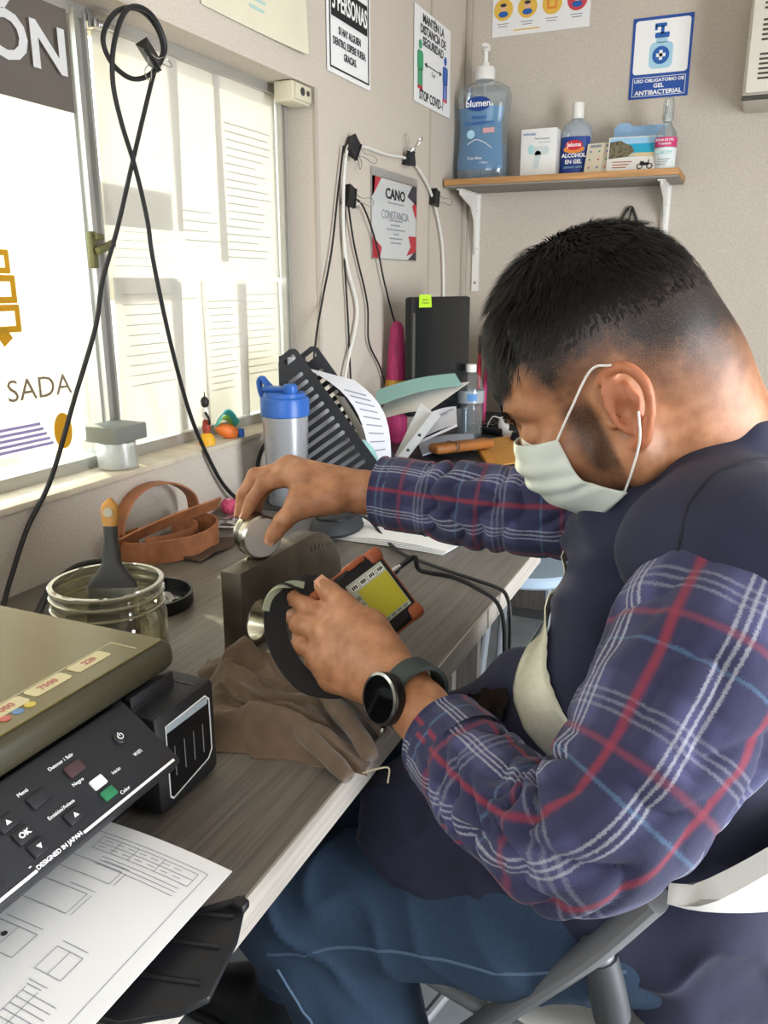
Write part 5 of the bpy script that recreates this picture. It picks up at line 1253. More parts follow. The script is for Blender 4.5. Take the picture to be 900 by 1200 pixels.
def vnoise(P, sc, seed=0.0):
    """cheap smooth value noise, vectorised, about -1..1."""
    q = P * sc + seed; i = np.floor(q).astype(np.int64); f = q - i; f = f * f * (3 - 2 * f); out_ = 0
    def hsh(a): 
        v_ = (a[:, 0] * 73856093) ^ (a[:, 1] * 19349663) ^ (a[:, 2] * 83492791); v_ = (v_ * 2654435761) & 0xffffffff
        return ((v_ >> 8) & 0xffff) / 32767.5 - 1
    for dx in (0, 1):
        for dy in (0, 1):
            for dz in (0, 1):
                w_ = (f[:, 0] if dx else 1 - f[:, 0]) * (f[:, 1] if dy else 1 - f[:, 1]) * (f[:, 2] if dz else 1 - f[:, 2])
                out_ = out_ + w_ * hsh(i + np.array([dx, dy, dz]))
    return out_

# ------------------------------------------------------------------ the man
man = thing('person', 'man in mask, navy vest and plaid shirt seated at the desk', 'person', (0, 0, 0))
man['label'] = 'seated man in plaid shirt, navy vest and face mask holding instrument and steel disc'
# head frame: x forward, y to his left, z up
HY, HP, HR = math.radians(17), math.radians(31), 0.0
fh = Vector((-.915, -.403, 0)) * math.cos(HY) + Vector((-.403, .915, 0)) * math.sin(HY)
hx = fh * math.cos(HP) - Vector((0, 0, 1)) * math.sin(HP); hz = Vector((0, 0, 1)) * math.cos(HP) + fh * math.sin(HP); hy = hz.cross(hx)
HO = Vector((.905, .800, 1.109)); HS = 1.05
HM = Matrix(((hx.x, hy.x, hz.x, HO.x), (hx.y, hy.y, hz.y, HO.y), (hx.z, hy.z, hz.z, HO.z), (0, 0, 0, 1)))
HRm = np.array([[hx.x, hy.x, hz.x], [hx.y, hy.y, hz.y], [hx.z, hy.z, hz.z]])
def H(x, y, z): return HM @ Vector((x * HS, y * HS, z * HS))
def rotl(ax_, ang): return np.array((HM.to_3x3() @ Matrix.Rotation(ang, 3, ax_)))

LS = (1.020, .690, .975); LE = (.948, .552, .830); LW = (.745, .668, .840)
RS = (1.03, 1.04, .985); RE = (.825, .985, .940); RW = (.571, .957, .953)
body = SDF((.375, .485, .66), (1.20, 1.16, 1.32), .0024)
hd = lambda c, r, k=.012, M=HRm, sub=False: body.ell(H(*c), np.array(r) * HS, M, k, sub)
hd((-.018, 0, .052), (.098, .076, .096)); hd((-.045, 0, .03), (.072, .073, .075))
hd((.035, 0, -.010), (.044, .060, .072)); hd((.045, 0, .055), (.036, .058, .05))
for s in (1, -1):
    body.cone(H(.0, s * .054, -.035), H(.045, s * .022, -.064), .020 * HS, .015 * HS, .02)
    hd((.052, s * .045, -.012), (.020, .018, .020)); body.cone(H(.080, s * .012, .036), H(.060, s * .046, .038), .010, .009, .012)
    body.cone(H(.0, s * .06, -.05), H(-.01, s * .06, .01), .016, .016, .02)
hd((.052, 0, -.066), (.016, .020, .014)); hd((.056, 0, -.040), (.026, .032, .030))
for s in (1, -1): hd((.090, s * .031, .014), (.015, .018, .012), .008, sub=True)
for s in (1, -1): hd((.0665, s * .031, .013), (.0135, .0150, .0125), .004)
body.cone(H(.076, 0, .026), H(.085, 0, -.006), .0075, .0095, .008)
for s in (1, -1): hd((.080, s * .010, -.010), (.008, .008, .006), .006)
body.cone(H(.075, -.018, -.034), H(.075, .018, -.034), .005, .005, .006); body.cone(H(.073, -.016, -.042), H(.073, .016, -.042), .005, .005, .006)
# ears: helix ring, lobe, antihelix
for s in (1, -1):
    def E(u, w_, out=0): # u up the ear, w back
        return H(-.008 - w_ - .12 * u * 0 - out * .0, s * (.0735 + .016 * (w_ / .03) + out), -.004 + u)
    ring = [(.000, -.008), (.018, -.010), (.033, -.002), (.038, .012), (.034, .024), (.018, .030), (.0, .026), (-.014, .017), (-.024, .008), (-.026, .000)]
    P = [E(u, w_, .003) for u, w_ in ring]
    P = crom(P, 5); body.chain(P, list(np.interp(np.linspace(0, 9, len(P)), range(10), [.0034, .0036, .0040, .0042, .0042, .0040, .0036, .0042, .0058, .0052])), .003)
    body.chain([E(.022, .016, .000), E(.008, .018, .001), E(-.006, .012, .000)], [.0034, .0036, .0034], .003)
    Me = HRm @ np.array(Matrix.Rotation(s * .45, 3, 'Z'))
    body.ell(H(-.018, s * .079, .004), np.array((.019, .0045, .030)) * HS, Me, .003)
    body.ell(H(-.014, s * .087, -.002), np.array((.0085, .007, .012)) * HS, Me, .003, True)
    body.cone(H(.000, s * .075, -.006), H(-.003, s * .080, -.009), .0045, .003, .003)
# neck and upper trunk
NB = (1.000, .850, 1.000)
body.cone(H(-.040, 0, -.030), NB, .058, .066, .03); body.cone(H(-.012, 0, -.050), (.955, .83, 1.0), .042, .055, .03); body.cone(H(-.075, 0, -.01), (1.035, .86, 1.02), .045, .055, .03)
body.ell((1.02, .865, .86), (.10, .155, .17), None, .03); body.cone((1.02, .72, .975), (1.02, 1.0, .975), .055, .055, .03)
body.cone((1.02, .86, .80), (1.02, .87, .72), .11, .11, .03)
# arms
def limb(P, R, k=.012): body.chain(P, R, k)
def lerp(a, b_, t_): return tuple(a[i] + (b_[i] - a[i]) * t_ for i in range(3))
limb([LS, (.995, .602, .900), (.950, .553, .836), (.905, .557, .818), (.860, .586, .817), (.810, .617, .825), lerp((.810, .617, .825), LW, .6), LW], [.038, .028, .023, .024, .027, .0285, .0268, .026], .012)
limb([RS, lerp(RS, RE, .4), RE], [.050, .047, .040], .02); limb([RE, lerp(RE, RW, .3), lerp(RE, RW, .75), RW], [.040, .042, .031, .0265], .015)
# left hand (near): back of the hand up, fingers round the instrument
Lf = dict(
    index=[(.6569, .7169, .8800), (.6135, .7216, .8830), (.5907, .7304, .8880), (.5725, .7391, .8857)],
    middle=[(.6478, .7046, .8640), (.6051, .7150, .8660), (.5882, .7331, .8640), (.5827, .7524, .8600)],
    ring=[(.6452, .6962, .8421), (.6069, .7124, .8423), (.5940, .7352, .8417), (.5934, .752, .842)],
    little=[(.6575, .6933, .8232), (.6236, .7077, .8203), (.6127, .7258, .8213), (.6113, .7422, .8211)])
Lr = dict(index=[.0125, .0105, .0092, .0075], middle=[.0130, .0108, .0094, .0078], ring=[.0125, .0102, .0090, .0075], little=[.0115, .0092, .0080, .0068])
for k_, P in Lf.items():
    body.chain(P, Lr[k_], .0035)
    body.cone(LW, P[0], .0215, Lr[k_][0] + .003, .012)
    body.cone(lerp(LW, P[0], .35), P[0], .019, Lr[k_][0] + .002, .010)
    body.ell(P[1], (Lr[k_][1] * 1.06,) * 3, None, .003)
Lt = [(.7200, .6900, .8560), (.6900, .7110, .8760), (.6520, .7250, .8935), (.6260, .7300, .9085)]
body.chain(Lt, [.021, .0165, .0125, .0095], .006); body.cone(LW, Lt[1], .022, .018, .014); body.cone(Lt[1], Lf['index'][0], .013, .010, .012)
body.ell(lerp(Lt[2], Lt[3], .6), (.0115, .0115, .0105), None, .004)
# right hand (far): thumb and fingertips round the disc
Rf = dict(
    index=[(.4945, .9145, .9790), (.4524, .8976, .9680), (.4375, .8895, .9445), (.4270, .8870, .9230)],
    middle=[(.4735, .9285, .9825), (.4277, .9150, .9710), (.4130, .9060, .9450), (.4085, .9020, .9210)],
    ring=[(.4636, .9436, .9758), (.4168, .9370, .9620), (.4076, .9290, .9370), (.4080, .9230, .9180)],
    little=[(.4633, .9577, .9640), (.4240, .9554, .9500), (.4130, .9450, .9310), (.4140, .9380, .9150)])
for k_, P in Rf.items():
    body.chain(P, Lr[k_], .0035)
    body.cone(RW, P[0], .0215, Lr[k_][0] + .003, .012); body.cone(lerp(RW, P[0], .35), P[0], .019, Lr[k_][0] + .002, .010)
    body.ell(P[1], (Lr[k_][1] * 1.06,) * 3, None, .003)
Rt = [(.5420, .9180, .9520), (.5080, .8950, .9460), (.4870, .8840, .9225), (.4700, .8800, .8985)]
body.chain(Rt, [.020, .0155, .0120, .0095], .006); body.cone(RW, Rt[1], .022, .016, .014); body.cone(Rt[1], Rf['index'][0], .011, .010, .012)
body.ell(lerp(Rt[2], Rt[3], .6), (.0112, .0112, .0105), None, .004)
V, F = body.mesh(); V = smooth_verts(V, F, 1, .4)
# cropped hair / stubble as a colour attribute of the skin, in head coordinates
L_ = (V - np.array(HO)) @ HRm / HS
x_, y_, z_ = L_[:, 0], L_[:, 1], L_[:, 2]
nz_ = vnoise(L_, 60.) * .5 + vnoise(L_, 160., 3.) * .5
def sst(a, b_, v_): q = np.clip((v_ - a) / (b_ - a), 0, 1); return q * q * (3 - 2 * q)
line = np.interp(x_, [-.12, -.085, -.05, -.028, .0, .03, .05, .062, .085], [-.050, -.046, -.030, .026, .026, .012, .050, .066, .082])
stub = sst(-.012, .050, z_ - line + .010 * nz_) * sst(-.13, -.1, z_)
bk = sst(-.018, -.062, x_)
stub = stub * (1 - bk) + bk * np.clip((z_ - line + .006) / .085 + .10 * nz_, 0, 1) ** 1.1 * sst(-.13, -.1, z_)
beard = sst(-.02, -.04, z_) * sst(.0, .014, x_) * sst(.016, .045, np.abs(y_)) * .55 * (z_ > -.13)
side = sst(.04, .01, z_) * sst(-.055, -.035, z_) * sst(.004, .012, x_) * sst(.045, .026, x_) * (np.abs(y_) > .04) * .8
inhead = np.sqrt(x_ ** 2 + y_ ** 2 + (z_ - .03) ** 2) < .19
hair_f = inhead * np.clip(np.maximum.reduce([stub, beard * (np.abs(y_) < .075), side]), 0, 1) * (np.abs(y_) < .0775 + .03 * (z_ > .045))
lips = ((x_ > .070) & (np.abs(y_) < .024) & (z_ < -.029) & (z_ > -.048) & (np.sqrt(x_ ** 2 + y_ ** 2 + z_ ** 2) < .15)).astype(float)
earm = np.clip((np.abs(y_) - .0775) / .006, 0, 1) * (z_ < .045) * (z_ > -.04) * inhead * (np.abs(x_ + .01) < .05)
msk = bpy.data.materials.new('skin'); msk.use_nodes = True; nt = msk.node_tree; b_ = nt.nodes['Principled BSDF']
b_.inputs['Roughness'].default_value = .52; b_.inputs['Subsurface Weight'].default_value = .12; b_.inputs['Subsurface Radius'].default_value = (.008, .003, .0015); b_.inputs['Subsurface Scale'].default_value = 1.0
def nd(nt_, ty, **kw):
    n = nt_.nodes.new(ty)
    for k, v_ in kw.items(): setattr(n, k, v_)
    return n
tc = nd(nt, 'ShaderNodeTexCoord'); n1 = nd(nt, 'ShaderNodeTexNoise'); n1.inputs['Scale'].default_value = 55; n1.inputs['Detail'].default_value = 5; nt.links.new(tc.outputs['Object'], n1.inputs['Vector'])
cr = nd(nt, 'ShaderNodeValToRGB'); cr.color_ramp.elements[0].color = (*hexc('#96623f'), 1); cr.color_ramp.elements[1].color = (*hexc('#ba8460'), 1); cr.color_ramp.elements[0].position = .3; cr.color_ramp.elements[1].position = .7
nt.links.new(n1.outputs['Fac'], cr.inputs['Fac'])
ae = nd(nt, 'ShaderNodeAttribute', attribute_name='flush'); mxe = nd(nt, 'ShaderNodeMix', data_type='RGBA'); mxe.inputs[7].default_value = (*hexc('#b96a48'), 1); nt.links.new(ae.outputs['Fac'], mxe.inputs[0]); nt.links.new(cr.outputs['Color'], mxe.inputs[6])
ah = nd(nt, 'ShaderNodeAttribute', attribute_name='hair'); n3 = nd(nt, 'ShaderNodeTexNoise'); n3.inputs['Scale'].default_value = 900; nt.links.new(tc.outputs['Object'], n3.inputs['Vector'])
ad = nd(nt, 'ShaderNodeMath', operation='MULTIPLY_ADD'); ad.inputs[1].default_value = .9; ad.inputs[2].default_value = -.45; nt.links.new(n3.outputs['Fac'], ad.inputs[0])
mu = nd(nt, 'ShaderNodeMath', operation='ADD', use_clamp=True); nt.links.new(ah.outputs['Fac'], mu.inputs[0])
gate = nd(nt, 'ShaderNodeMath', operation='MULTIPLY'); nt.links.new(ad.outputs[0], gate.inputs[0]); nt.links.new(ah.outputs['Fac'], gate.inputs[1]); nt.links.new(gate.outputs[0], mu.inputs[1])
mx = nd(nt, 'ShaderNodeMix', data_type='RGBA'); mx.inputs[7].default_value = (*hexc('#0f0c0a'), 1); nt.links.new(mu.outputs[0], mx.inputs[0]); nt.links.new(mxe.outputs[2], mx.inputs[6]); nt.links.new(mx.outputs[2], b_.inputs['Base Color'])
nb = nd(nt, 'ShaderNodeTexNoise'); nb.inputs['Scale'].default_value = 420; nt.links.new(tc.outputs['Object'], nb.inputs['Vector']); bp = nd(nt, 'ShaderNodeBump'); bp.inputs['Strength'].default_value = .12; bp.inputs['Distance'].default_value = .001
nt.links.new(nb.outputs['Fac'], bp.inputs['Height']); nt.links.new(bp.outputs['Normal'], b_.inputs['Normal'])
np_obj('body', V, F, msk, man, {'hair': hair_f, 'flush': np.clip(lips + .55 * earm, 0, 1)})
# nails
m_nail = mat('nail', '#c9977c', .3)
def nail(tip, prev, upv, r):
    d_ = (Vector(tip) - Vector(prev)).normalized(); u_ = Vector(upv); u_ = (u_ - d_ * u_.dot(d_)).normalized(); c_ = Vector(tip) + u_ * r * .80 - d_ * r * .05
    M_ = basis(c_, d_, z=u_)
    MB().grid(lambda a, b: ((a - .5) * r * 1.5, (b - .5) * r * 1.3, r * .12 * math.sin(PI * b) - r * .10 * max(0, a - .5)), 5, 6, r * .12).build('fingernail', m_nail, man).matrix_world = M_
nail(Lt[3], Lt[2], (.25, -.55, .75), .0098); nail(Rt[3], Rt[2], (.5, -.85, .1), .0098)
nail(Rf['index'][3], Rf['index'][2], (-.75, -.6, .1), .0078); nail(Rf['middle'][3], Rf['middle'][2], (-.8, -.5, .1), .0080); nail(Lf['index'][3], Lf['index'][2], (-.1, -.5, .8), .0078)
# eyes, lashes, brows
for s in (1, -1):
    c_ = H(.0715, s * .031, .0085)
    ey = MB().lathe([(.0115 * math.sin(PI * k / 12), -.0115 * math.cos(PI * k / 12)) for k in range(13)], 18).build('eye', mat('eye_white', '#e0d8cc', .2), man); ey.location = c_
    la = MB()
    for k in range(16):
        a_ = -.9 + 1.8 * k / 15; p0 = H(.0795 - .004 * abs(a_), s * (.031 + .0125 * math.sin(a_)), .0065); p1 = H(.0905 - .004 * abs(a_), s * (.031 + .0155 * math.sin(a_)), -.0005)
        la.tube([p0, (p0 + p1) / 2 + Vector((0, 0, -.0015)), p1], [.0005, .0004, .0001], 4)
    la.build('eyelashes', m_inkblack, man)
    eb = MB(); rr_ = random.Random(5)
    for k in range(150):
        q = rr_.random(); yv = .010 + .042 * q; zz = .032 + .008 * math.sin(PI * min(1, q * 1.15)) + .0055 * (rr_.random() - .5); xx = .0885 - .40 * max(0, yv - .012) ** 1.0 * .9
        p0 = H(xx, s * yv, zz); p1 = H(xx - .0005 + .0018, s * (yv + .009), zz + .0025 - .003 * q)
        eb.tube([p0, p1], [.0005, .00015], 3)
    eb.build('eyebrow', mat('hair_dark', '#181412', .5), man)
# ------------------------------------------------------------------ hair: a short cap plus strands
m_hair = mat('hair_dark', '#0d0b0a', .9, spec=.1); m_strand = mat('hair_strand', '#14100d', .5, spec=.3)
cc = (-.018, 0, .052); RAD = (.098, .076, .096)
def scalp(th_, ph, ex=0.0):   # th from the crown direction 0..pi, ph around from the front
    d_ = (math.sin(th_) * math.cos(ph), math.sin(th_) * math.sin(ph), math.cos(th_))
    r1 = 1 / math.sqrt((d_[0] / RAD[0]) ** 2 + (d_[1] / RAD[1]) ** 2 + (d_[2] / RAD[2]) ** 2)
    fx, fz = .0, .0
    return (cc[0] + d_[0] * (r1 + ex), cc[1] + d_[1] * (r1 + ex), cc[2] + d_[2] * (r1 + ex))
def hair_edge(ph):   # polar angle where the longer hair ends
    a_ = abs(math.atan2(math.sin(ph), math.cos(ph)))
    return float(np.interp(a_, [0, .5, .9, 1.3, 1.8, 2.4, PI], [1.32, 1.32, 1.30, 1.30, 1.34, 1.46, 1.52]))
def hair_fn(u, v):
    ph = 2 * PI * u; th_ = v * hair_edge(ph) * (1 + .035 * mnoise.noise((40 * math.cos(ph), 40 * math.sin(ph), 2.0)) + .03 * mnoise.noise((11 * math.cos(ph), 11 * math.sin(ph), 5.0))) * (.95 - .13 * ss(.5, 1.0, abs(math.atan2(math.sin(ph), math.cos(ph))))); a_ = abs(math.atan2(math.sin(ph), math.cos(ph)))
    full = .007 + .004 * max(0, math.cos(a_)) * v ** 2
    fz_ = 1 - ss(.62, 1.0, v) if a_ > .75 else (1 - v ** 6)
    ex = full * fz_ + .0006
    ex += .0022 * mnoise.noise((30 * th_ * math.cos(ph), 30 * th_ * math.sin(ph), 1.0)) * (1 - v ** 6)
    return H(*scalp(th_, ph, ex * .8))
MB().grid(hair_fn, 96, 30, .0).build('hair', m_hair, man, smooth=180)
rr_ = random.Random(9); sv = []; sf = []
for k in range(27000):
    ph = rr_.uniform(-PI, PI); e_ = hair_edge(ph); th_ = math.acos(1 - rr_.random() * (1 - math.cos(e_ * 1.1)))
    a_ = abs(ph); v = th_ / e_
    if (v > 1 and a_ < .75) or (a_ >= .75 and rr_.random() < ss(.66, 1.1, v)): continue
    L0 = (.018 + .010 * max(0, math.cos(a_))) * ((1 - .74 * ss(.45, .95, v)) if a_ > .75 else 1.0) * rr_.uniform(.7, 1.15)
    p0 = Vector(scalp(th_, ph, .002)); nr = (p0 - Vector(cc)); nr = Vector((nr.x / RAD[0] ** 2, nr.y / RAD[1] ** 2, nr.z / RAD[2] ** 2)).normalized()
    # combed forward and down over the front, down at the sides and back
    fl = Vector((1, 0, -.25)) * max(.0, math.cos(ph) * .9 + .45) + Vector((-.3 * (a_ > 2.0), .5 * math.sin(ph), -.9)) * (.35 + .5 * (a_ > .8)) + Vector((rr_.gauss(0, .25), rr_.gauss(0, .25), rr_.gauss(0, .2)))
    fl = (fl - nr * fl.dot(nr)).normalized()
    lift = .75 if v < .5 else .4 - .3 * ss(.5, .9, v)
    p1 = p0 + (nr * lift + fl * .8).normalized() * L0 * .55; p2 = p1 + (nr * .12 + fl).normalized() * L0 * .55
    sd = nr.cross(fl).normalized() * .00055
    if a_ < .7 and v > .8: p2 = p2 + Vector((.002, 0, -.006))
    base = len(sv); sv += [H(*(p0 - sd)), H(*(p0 + sd)), H(*(p1 + sd)), H(*(p1 - sd)), H(*p2)]; sf += [(base, base + 1, base + 2, base + 3), (base + 3, base + 2, base + 4)]
hs = MB().add(sv, sf).build('hair_strands', m_strand, man, smooth=180); hs['kind'] = 'stuff'

# ------------------------------------------------------------------ face mask with ear loops
m_mask = mat('mask_cloth', '#d6dcd2', .85, bump=(700, .12), translucent=.12)
def mask_fn(u, v):
    a_ = (u - .5) * 2; w_ = abs(a_) ** 1.35; sg = 1 if a_ > 0 else -1
    C_ = crom_at([(.093, 0, .012), (.101, 0, -.006), (.101, 0, -.026), (.092, 0, -.050), (.066, 0, -.083)], v)
    S_ = crom_at([(.046, .070, .003), (.046, .072, -.018), (.044, .072, -.036), (.034, .071, -.048), (.016, .0685, -.064)], v)
    x = C_[0] + (S_[0] - C_[0]) * w_; z = C_[2] + (S_[2] - C_[2]) * w_; y = sg * S_[1] * math.sin(min(1, abs(a_) ** .85) * PI / 2)
    pl = .0022 * math.sin(v * 26) * math.sin(PI * v) * (1 - .5 * w_) + .0014 * math.sin(9 * a_ + 12 * v) * w_
    return H(x + pl * (1 - w_), y + sg * pl * w_, z)
_cc = {}
def crom_at(pts_, t_):
    key = tuple(pts_[0]) + tuple(pts_[-1])
    if key not in _cc: _cc[key] = crom(pts_, 24)
    q = _cc[key]; f_ = t_ * (len(q) - 1); i = min(int(f_), len(q) - 2); return q[i].lerp(q[i + 1], f_ - i)
mk = MB().grid(mask_fn, 48, 40, .0015).build('face_mask', m_mask, man, smooth=180)
for s in (1, -1):
    MB().tube(crom([H(.046, s * .0715, .003), H(.022, s * .080, .022), H(-.006, s * .085, .042), H(-.022, s * .089, .038)], 8), .0011, 6).build('ear_loop', m_white, mk)
    MB().tube(crom([H(.017, s * .0700, -.062), H(.004, s * .0815, -.048), H(-.014, s * .090, -.026), H(-.024, s * .095, -.004)], 8), .0011, 6).build('ear_loop', m_white, mk)
for vv in (.02, .97):
    MB().tube([Vector(mask_fn(k / 40, vv)) for k in range(41)], .0014, 5).build('hem', m_mask, mk)

# ------------------------------------------------------------------ plaid shirt sleeves
mp = bpy.data.materials.new('plaid_flannel'); mp.use_nodes = True; nt = mp.node_tree; b_ = nt.nodes['Principled BSDF']; b_.inputs['Roughness'].default_value = .95; b_.inputs['Sheen Weight'].default_value = .08
uvn = nd(nt, 'ShaderNodeUVMap', uv_map='uv'); sp = nd(nt, 'ShaderNodeSeparateXYZ'); nt.links.new(uvn.outputs['UV'], sp.inputs[0])
def M1(op, a, b=None, c=None, clamp=False):
    n = nd(nt, 'ShaderNodeMath', operation=op, use_clamp=clamp)
    for i, v_ in enumerate((a, b, c)):
        if v_ is None: continue
        if isinstance(v_, (int, float)): n.inputs[i].default_value = v_
        else: nt.links.new(v_, n.inputs[i])
    return n.outputs[0]
def stripe(coord, period, offs, half, soft=.0012):
    m_ = M1('ABSOLUTE', M1('SUBTRACT', M1('MODULO', M1('ADD', coord, 10 * period - offs + period / 2), period), period / 2))
    return M1('SUBTRACT', 1.0, M1('DIVIDE', M1('SUBTRACT', m_, half - soft / 2), soft, clamp=True), clamp=True)
wob = nd(nt, 'ShaderNodeTexNoise'); wob.inputs['Scale'].default_value = 700; tcp = nd(nt, 'ShaderNodeTexCoord'); nt.links.new(tcp.outputs['Object'], wob.inputs['Vector'])
wv = M1('MULTIPLY_ADD', wob.outputs['Fac'], .0035, -.00175)
U_ = M1('ADD', sp.outputs['X'], wv); V_ = M1('ADD', sp.outputs['Y'], wv)
col = None
def over(prev, color, fac, amt):
    m_ = nd(nt, 'ShaderNodeMix', data_type='RGBA'); nt.links.new(M1('MULTIPLY', fac, amt), m_.inputs[0])
    if isinstance(prev, str): m_.inputs[6].default_value = (*hexc(prev), 1)
    else: nt.links.new(prev, m_.inputs[6])
    m_.inputs[7].default_value = (*hexc(color), 1); return m_.outputs[2]
PU, PV = .084, .098
col = over('#44456a', '#272845', stripe(U_, PU, PU * .5, .024, .008), .75)
col = over(col, '#272845', stripe(V_, PV, PV * .5, .028, .006), .6)
for k in (-1, 0, 1): col = over(col, '#a9aab4', stripe(V_, PV, .006 * k, .0011), .24)
col = over(col, '#5f86a5', stripe(V_, PV, PV * .5, .0013), .32)
for k in (-1, 0, 1): col = over(col, '#bcbcc4', stripe(U_, PU, .0065 * k, .0012), .48)
col = over(col, '#8f2c3a', stripe(U_, PU, PU * .5, .0032, .004), .66)
col = over(col, '#8f3a48', stripe(V_, PV, PV * .27, .0022, .003), .45)
nt.links.new(col, b_.inputs['Base Color'])
nbf = nd(nt, 'ShaderNodeTexNoise'); nbf.inputs['Scale'].default_value = 900; nt.links.new(tcp.outputs['Object'], nbf.inputs['Vector']); bp = nd(nt, 'ShaderNodeBump'); bp.inputs['Strength'].default_value = .35; bp.inputs['Distance'].default_value = .0015
nt.links.new(nbf.outputs['Fac'], bp.inputs['Height']); nt.links.new(bp.outputs['Normal'], b_.inputs['Normal'])
def sleeve(name, pts_, rad, wr, up, nseg=110, nlen=220, uoff=0.0, voff=0.0, parent=man, soft=420):
    P = crom(pts_, 24); cl = [0.0]
    for a, b in zip(P, P[1:]): cl.append(cl[-1] + (b - a).length)
    tot = cl[-1]; Q = []; j = 0
    for i in range(nlen + 1):
        s_ = tot * i / nlen
        while j < len(P) - 2 and cl[j + 1] < s_: j += 1
        f_ = (s_ - cl[j]) / max(1e-9, cl[j + 1] - cl[j]); Q.append(P[j].lerp(P[j + 1], f_))
    for _ in range(soft):
        Q = [Q[0]] + [(Q[i - 1] + Q[i] * 2 + Q[i + 1]) / 4 for i in range(1, len(Q) - 1)] + [Q[-1]]
    FR = frames(Q, up=up); v = []; f = []; uvv = []
    kr = np.linspace(0, 1, len(rad)); ra = [r if isinstance(r, tuple) else (r, r) for r in rad]
    for i, p in enumerate(Q):
        t_ = i / nlen; ru = float(np.interp(t_, kr, [r[0] for r in ra])); rv = float(np.interp(t_, kr, [r[1] for r in ra])); rm = (ru + rv) / 2
        for k in range(nseg + 1):
            a_ = 2 * PI * k / nseg; d_ = FR[i][1] * (ru * math.cos(a_)) + FR[i][2] * (rv * math.sin(a_)); dd = wr(t_, a_, p)
            v.append(tuple(p + d_ * (1 + dd / rm))); uvv.append((uoff + .068 * a_, voff + tot * t_))
    w = nseg + 1
    for i in range(nlen):
        for k in range(nseg): f.append((i * w + k, i * w + k + 1, (i + 1) * w + k + 1, (i + 1) * w + k))
    me = bpy.data.meshes.new(name); me.from_pydata(v, [], f); me.update(); me.polygons.foreach_set('use_smooth', [True] * len(f)); me.materials.append(mp)
    ul = me.uv_layers.new(name='uv'); li = np.zeros(len(me.loops), np.int32); me.loops.foreach_get('vertex_index', li); ul.data.foreach_set('uv', np.array(uvv, np.float32)[li].ravel())
    o_ = bpy.data.objects.new(name, me); COL.objects.link(o_); o_.parent = parent
    return o_, Q, FR
def bump1(t_, c_, w_): return math.exp(-((t_ - c_) / w_) ** 2)
def ridge(x, p=1.6): return abs(math.sin(x)) ** .6 - .70
def wr_left(t_, a_, p):
    n1 = mnoise.noise((p.x * 14, p.y * 14, p.z * 14)); n2 = mnoise.noise((p.x * 30 + 9, p.y * 30, p.z * 30))
    na = mnoise.noise((2.2 * math.cos(a_) + 5 * t_, 2.2 * math.sin(a_), 7 * t_)); nm = mnoise.noise((1.3 * math.cos(a_), 1.3 * math.sin(a_) + 3, 9 * t_)); am = max(.12, .60 + 1.0 * nm)
    d = .006 * n1 + .0018 * n2
    d += .021 * am * bump1(t_, .63, .13) * ridge(38 * t_ + 1.6 * math.sin(a_ + .6) + 2.6 * na)     # folds across the elbow
    d += .015 * am * bump1(t_, .82, .11) * ridge(60 * t_ + 2.0 * math.sin(a_ + 2.0) + 2.8 * na)    # bunched forearm
    d += .014 * am * bump1(t_, .34, .22) * ridge(12 * t_ + 2.4 * math.sin(a_ + 1.2) + 3.0 * na)
    return d
sl, Q, FR = sleeve('shirt_sleeve', [(1.035, .740, .975), (1.022, .675, .962), (.995, .592, .898), (.956, .534, .832), (.918, .540, .812), (.862, .578, .816), (.812, .614, .824)],
                   [(.066, .070), (.072, .078), (.076, .078), (.072, .072), (.064, .064), (.056, .058), (.051, .053), (.046, .049), (.042, .044)], wr_left, (1, -.2, 0), uoff=.012)
# cuff: a separate doubled band
def wr_cuff(t_, a_, p): return .0012 * mnoise.noise((p.x * 40, p.y * 40, p.z * 40)) + .0015 * (t_ > .93)
sleeve('cuff', [(.834, .600, .8215), (.820, .611, .824), (.804, .623, .826)], [(.046, .048), (.044, .046), (.042, .044)], wr_cuff, (1, -.2, 0), 72, 24, uoff=.012, voff=.03)
def wr_right(t_, a_, p):
    n1 = mnoise.noise((p.x * 16 + 4, p.y * 16, p.z * 16)); na = mnoise.noise((2 * math.cos(a_) + 4 * t_, 2 * math.sin(a_), 6 * t_ + 3)); am = max(0, .6 + .9 * mnoise.noise((math.cos(a_), math.sin(a_) + 5, 8 * t_)))
    return .005 * n1 + .012 * am * ridge(38 * t_ + 1.2 * math.sin(a_ + 1.0) + 2.6 * na) * (t_ > .2) * (1 - .7 * (t_ > .88))
sleeve('shirt_sleeve', [(1.03, 1.00, .985), (.95, .995, .975), (.86, .975, .955), (.76, .962, .950), (.68, .958, .953), (.610, .957, .956)],
       [(.074, .076), (.068, .07), (.062, .064), (.056, .058), (.051, .053), (.047, .048)], wr_right, (0, 0, 1), uoff=.035, voff=.02)
sleeve('cuff', [(.640, .958, .955), (.620, .957, .956), (.594, .957, .957)], [(.048, .049), (.047, .048), (.045, .046)], wr_cuff, (0, 0, 1), 72, 24, uoff=.035, voff=.015)

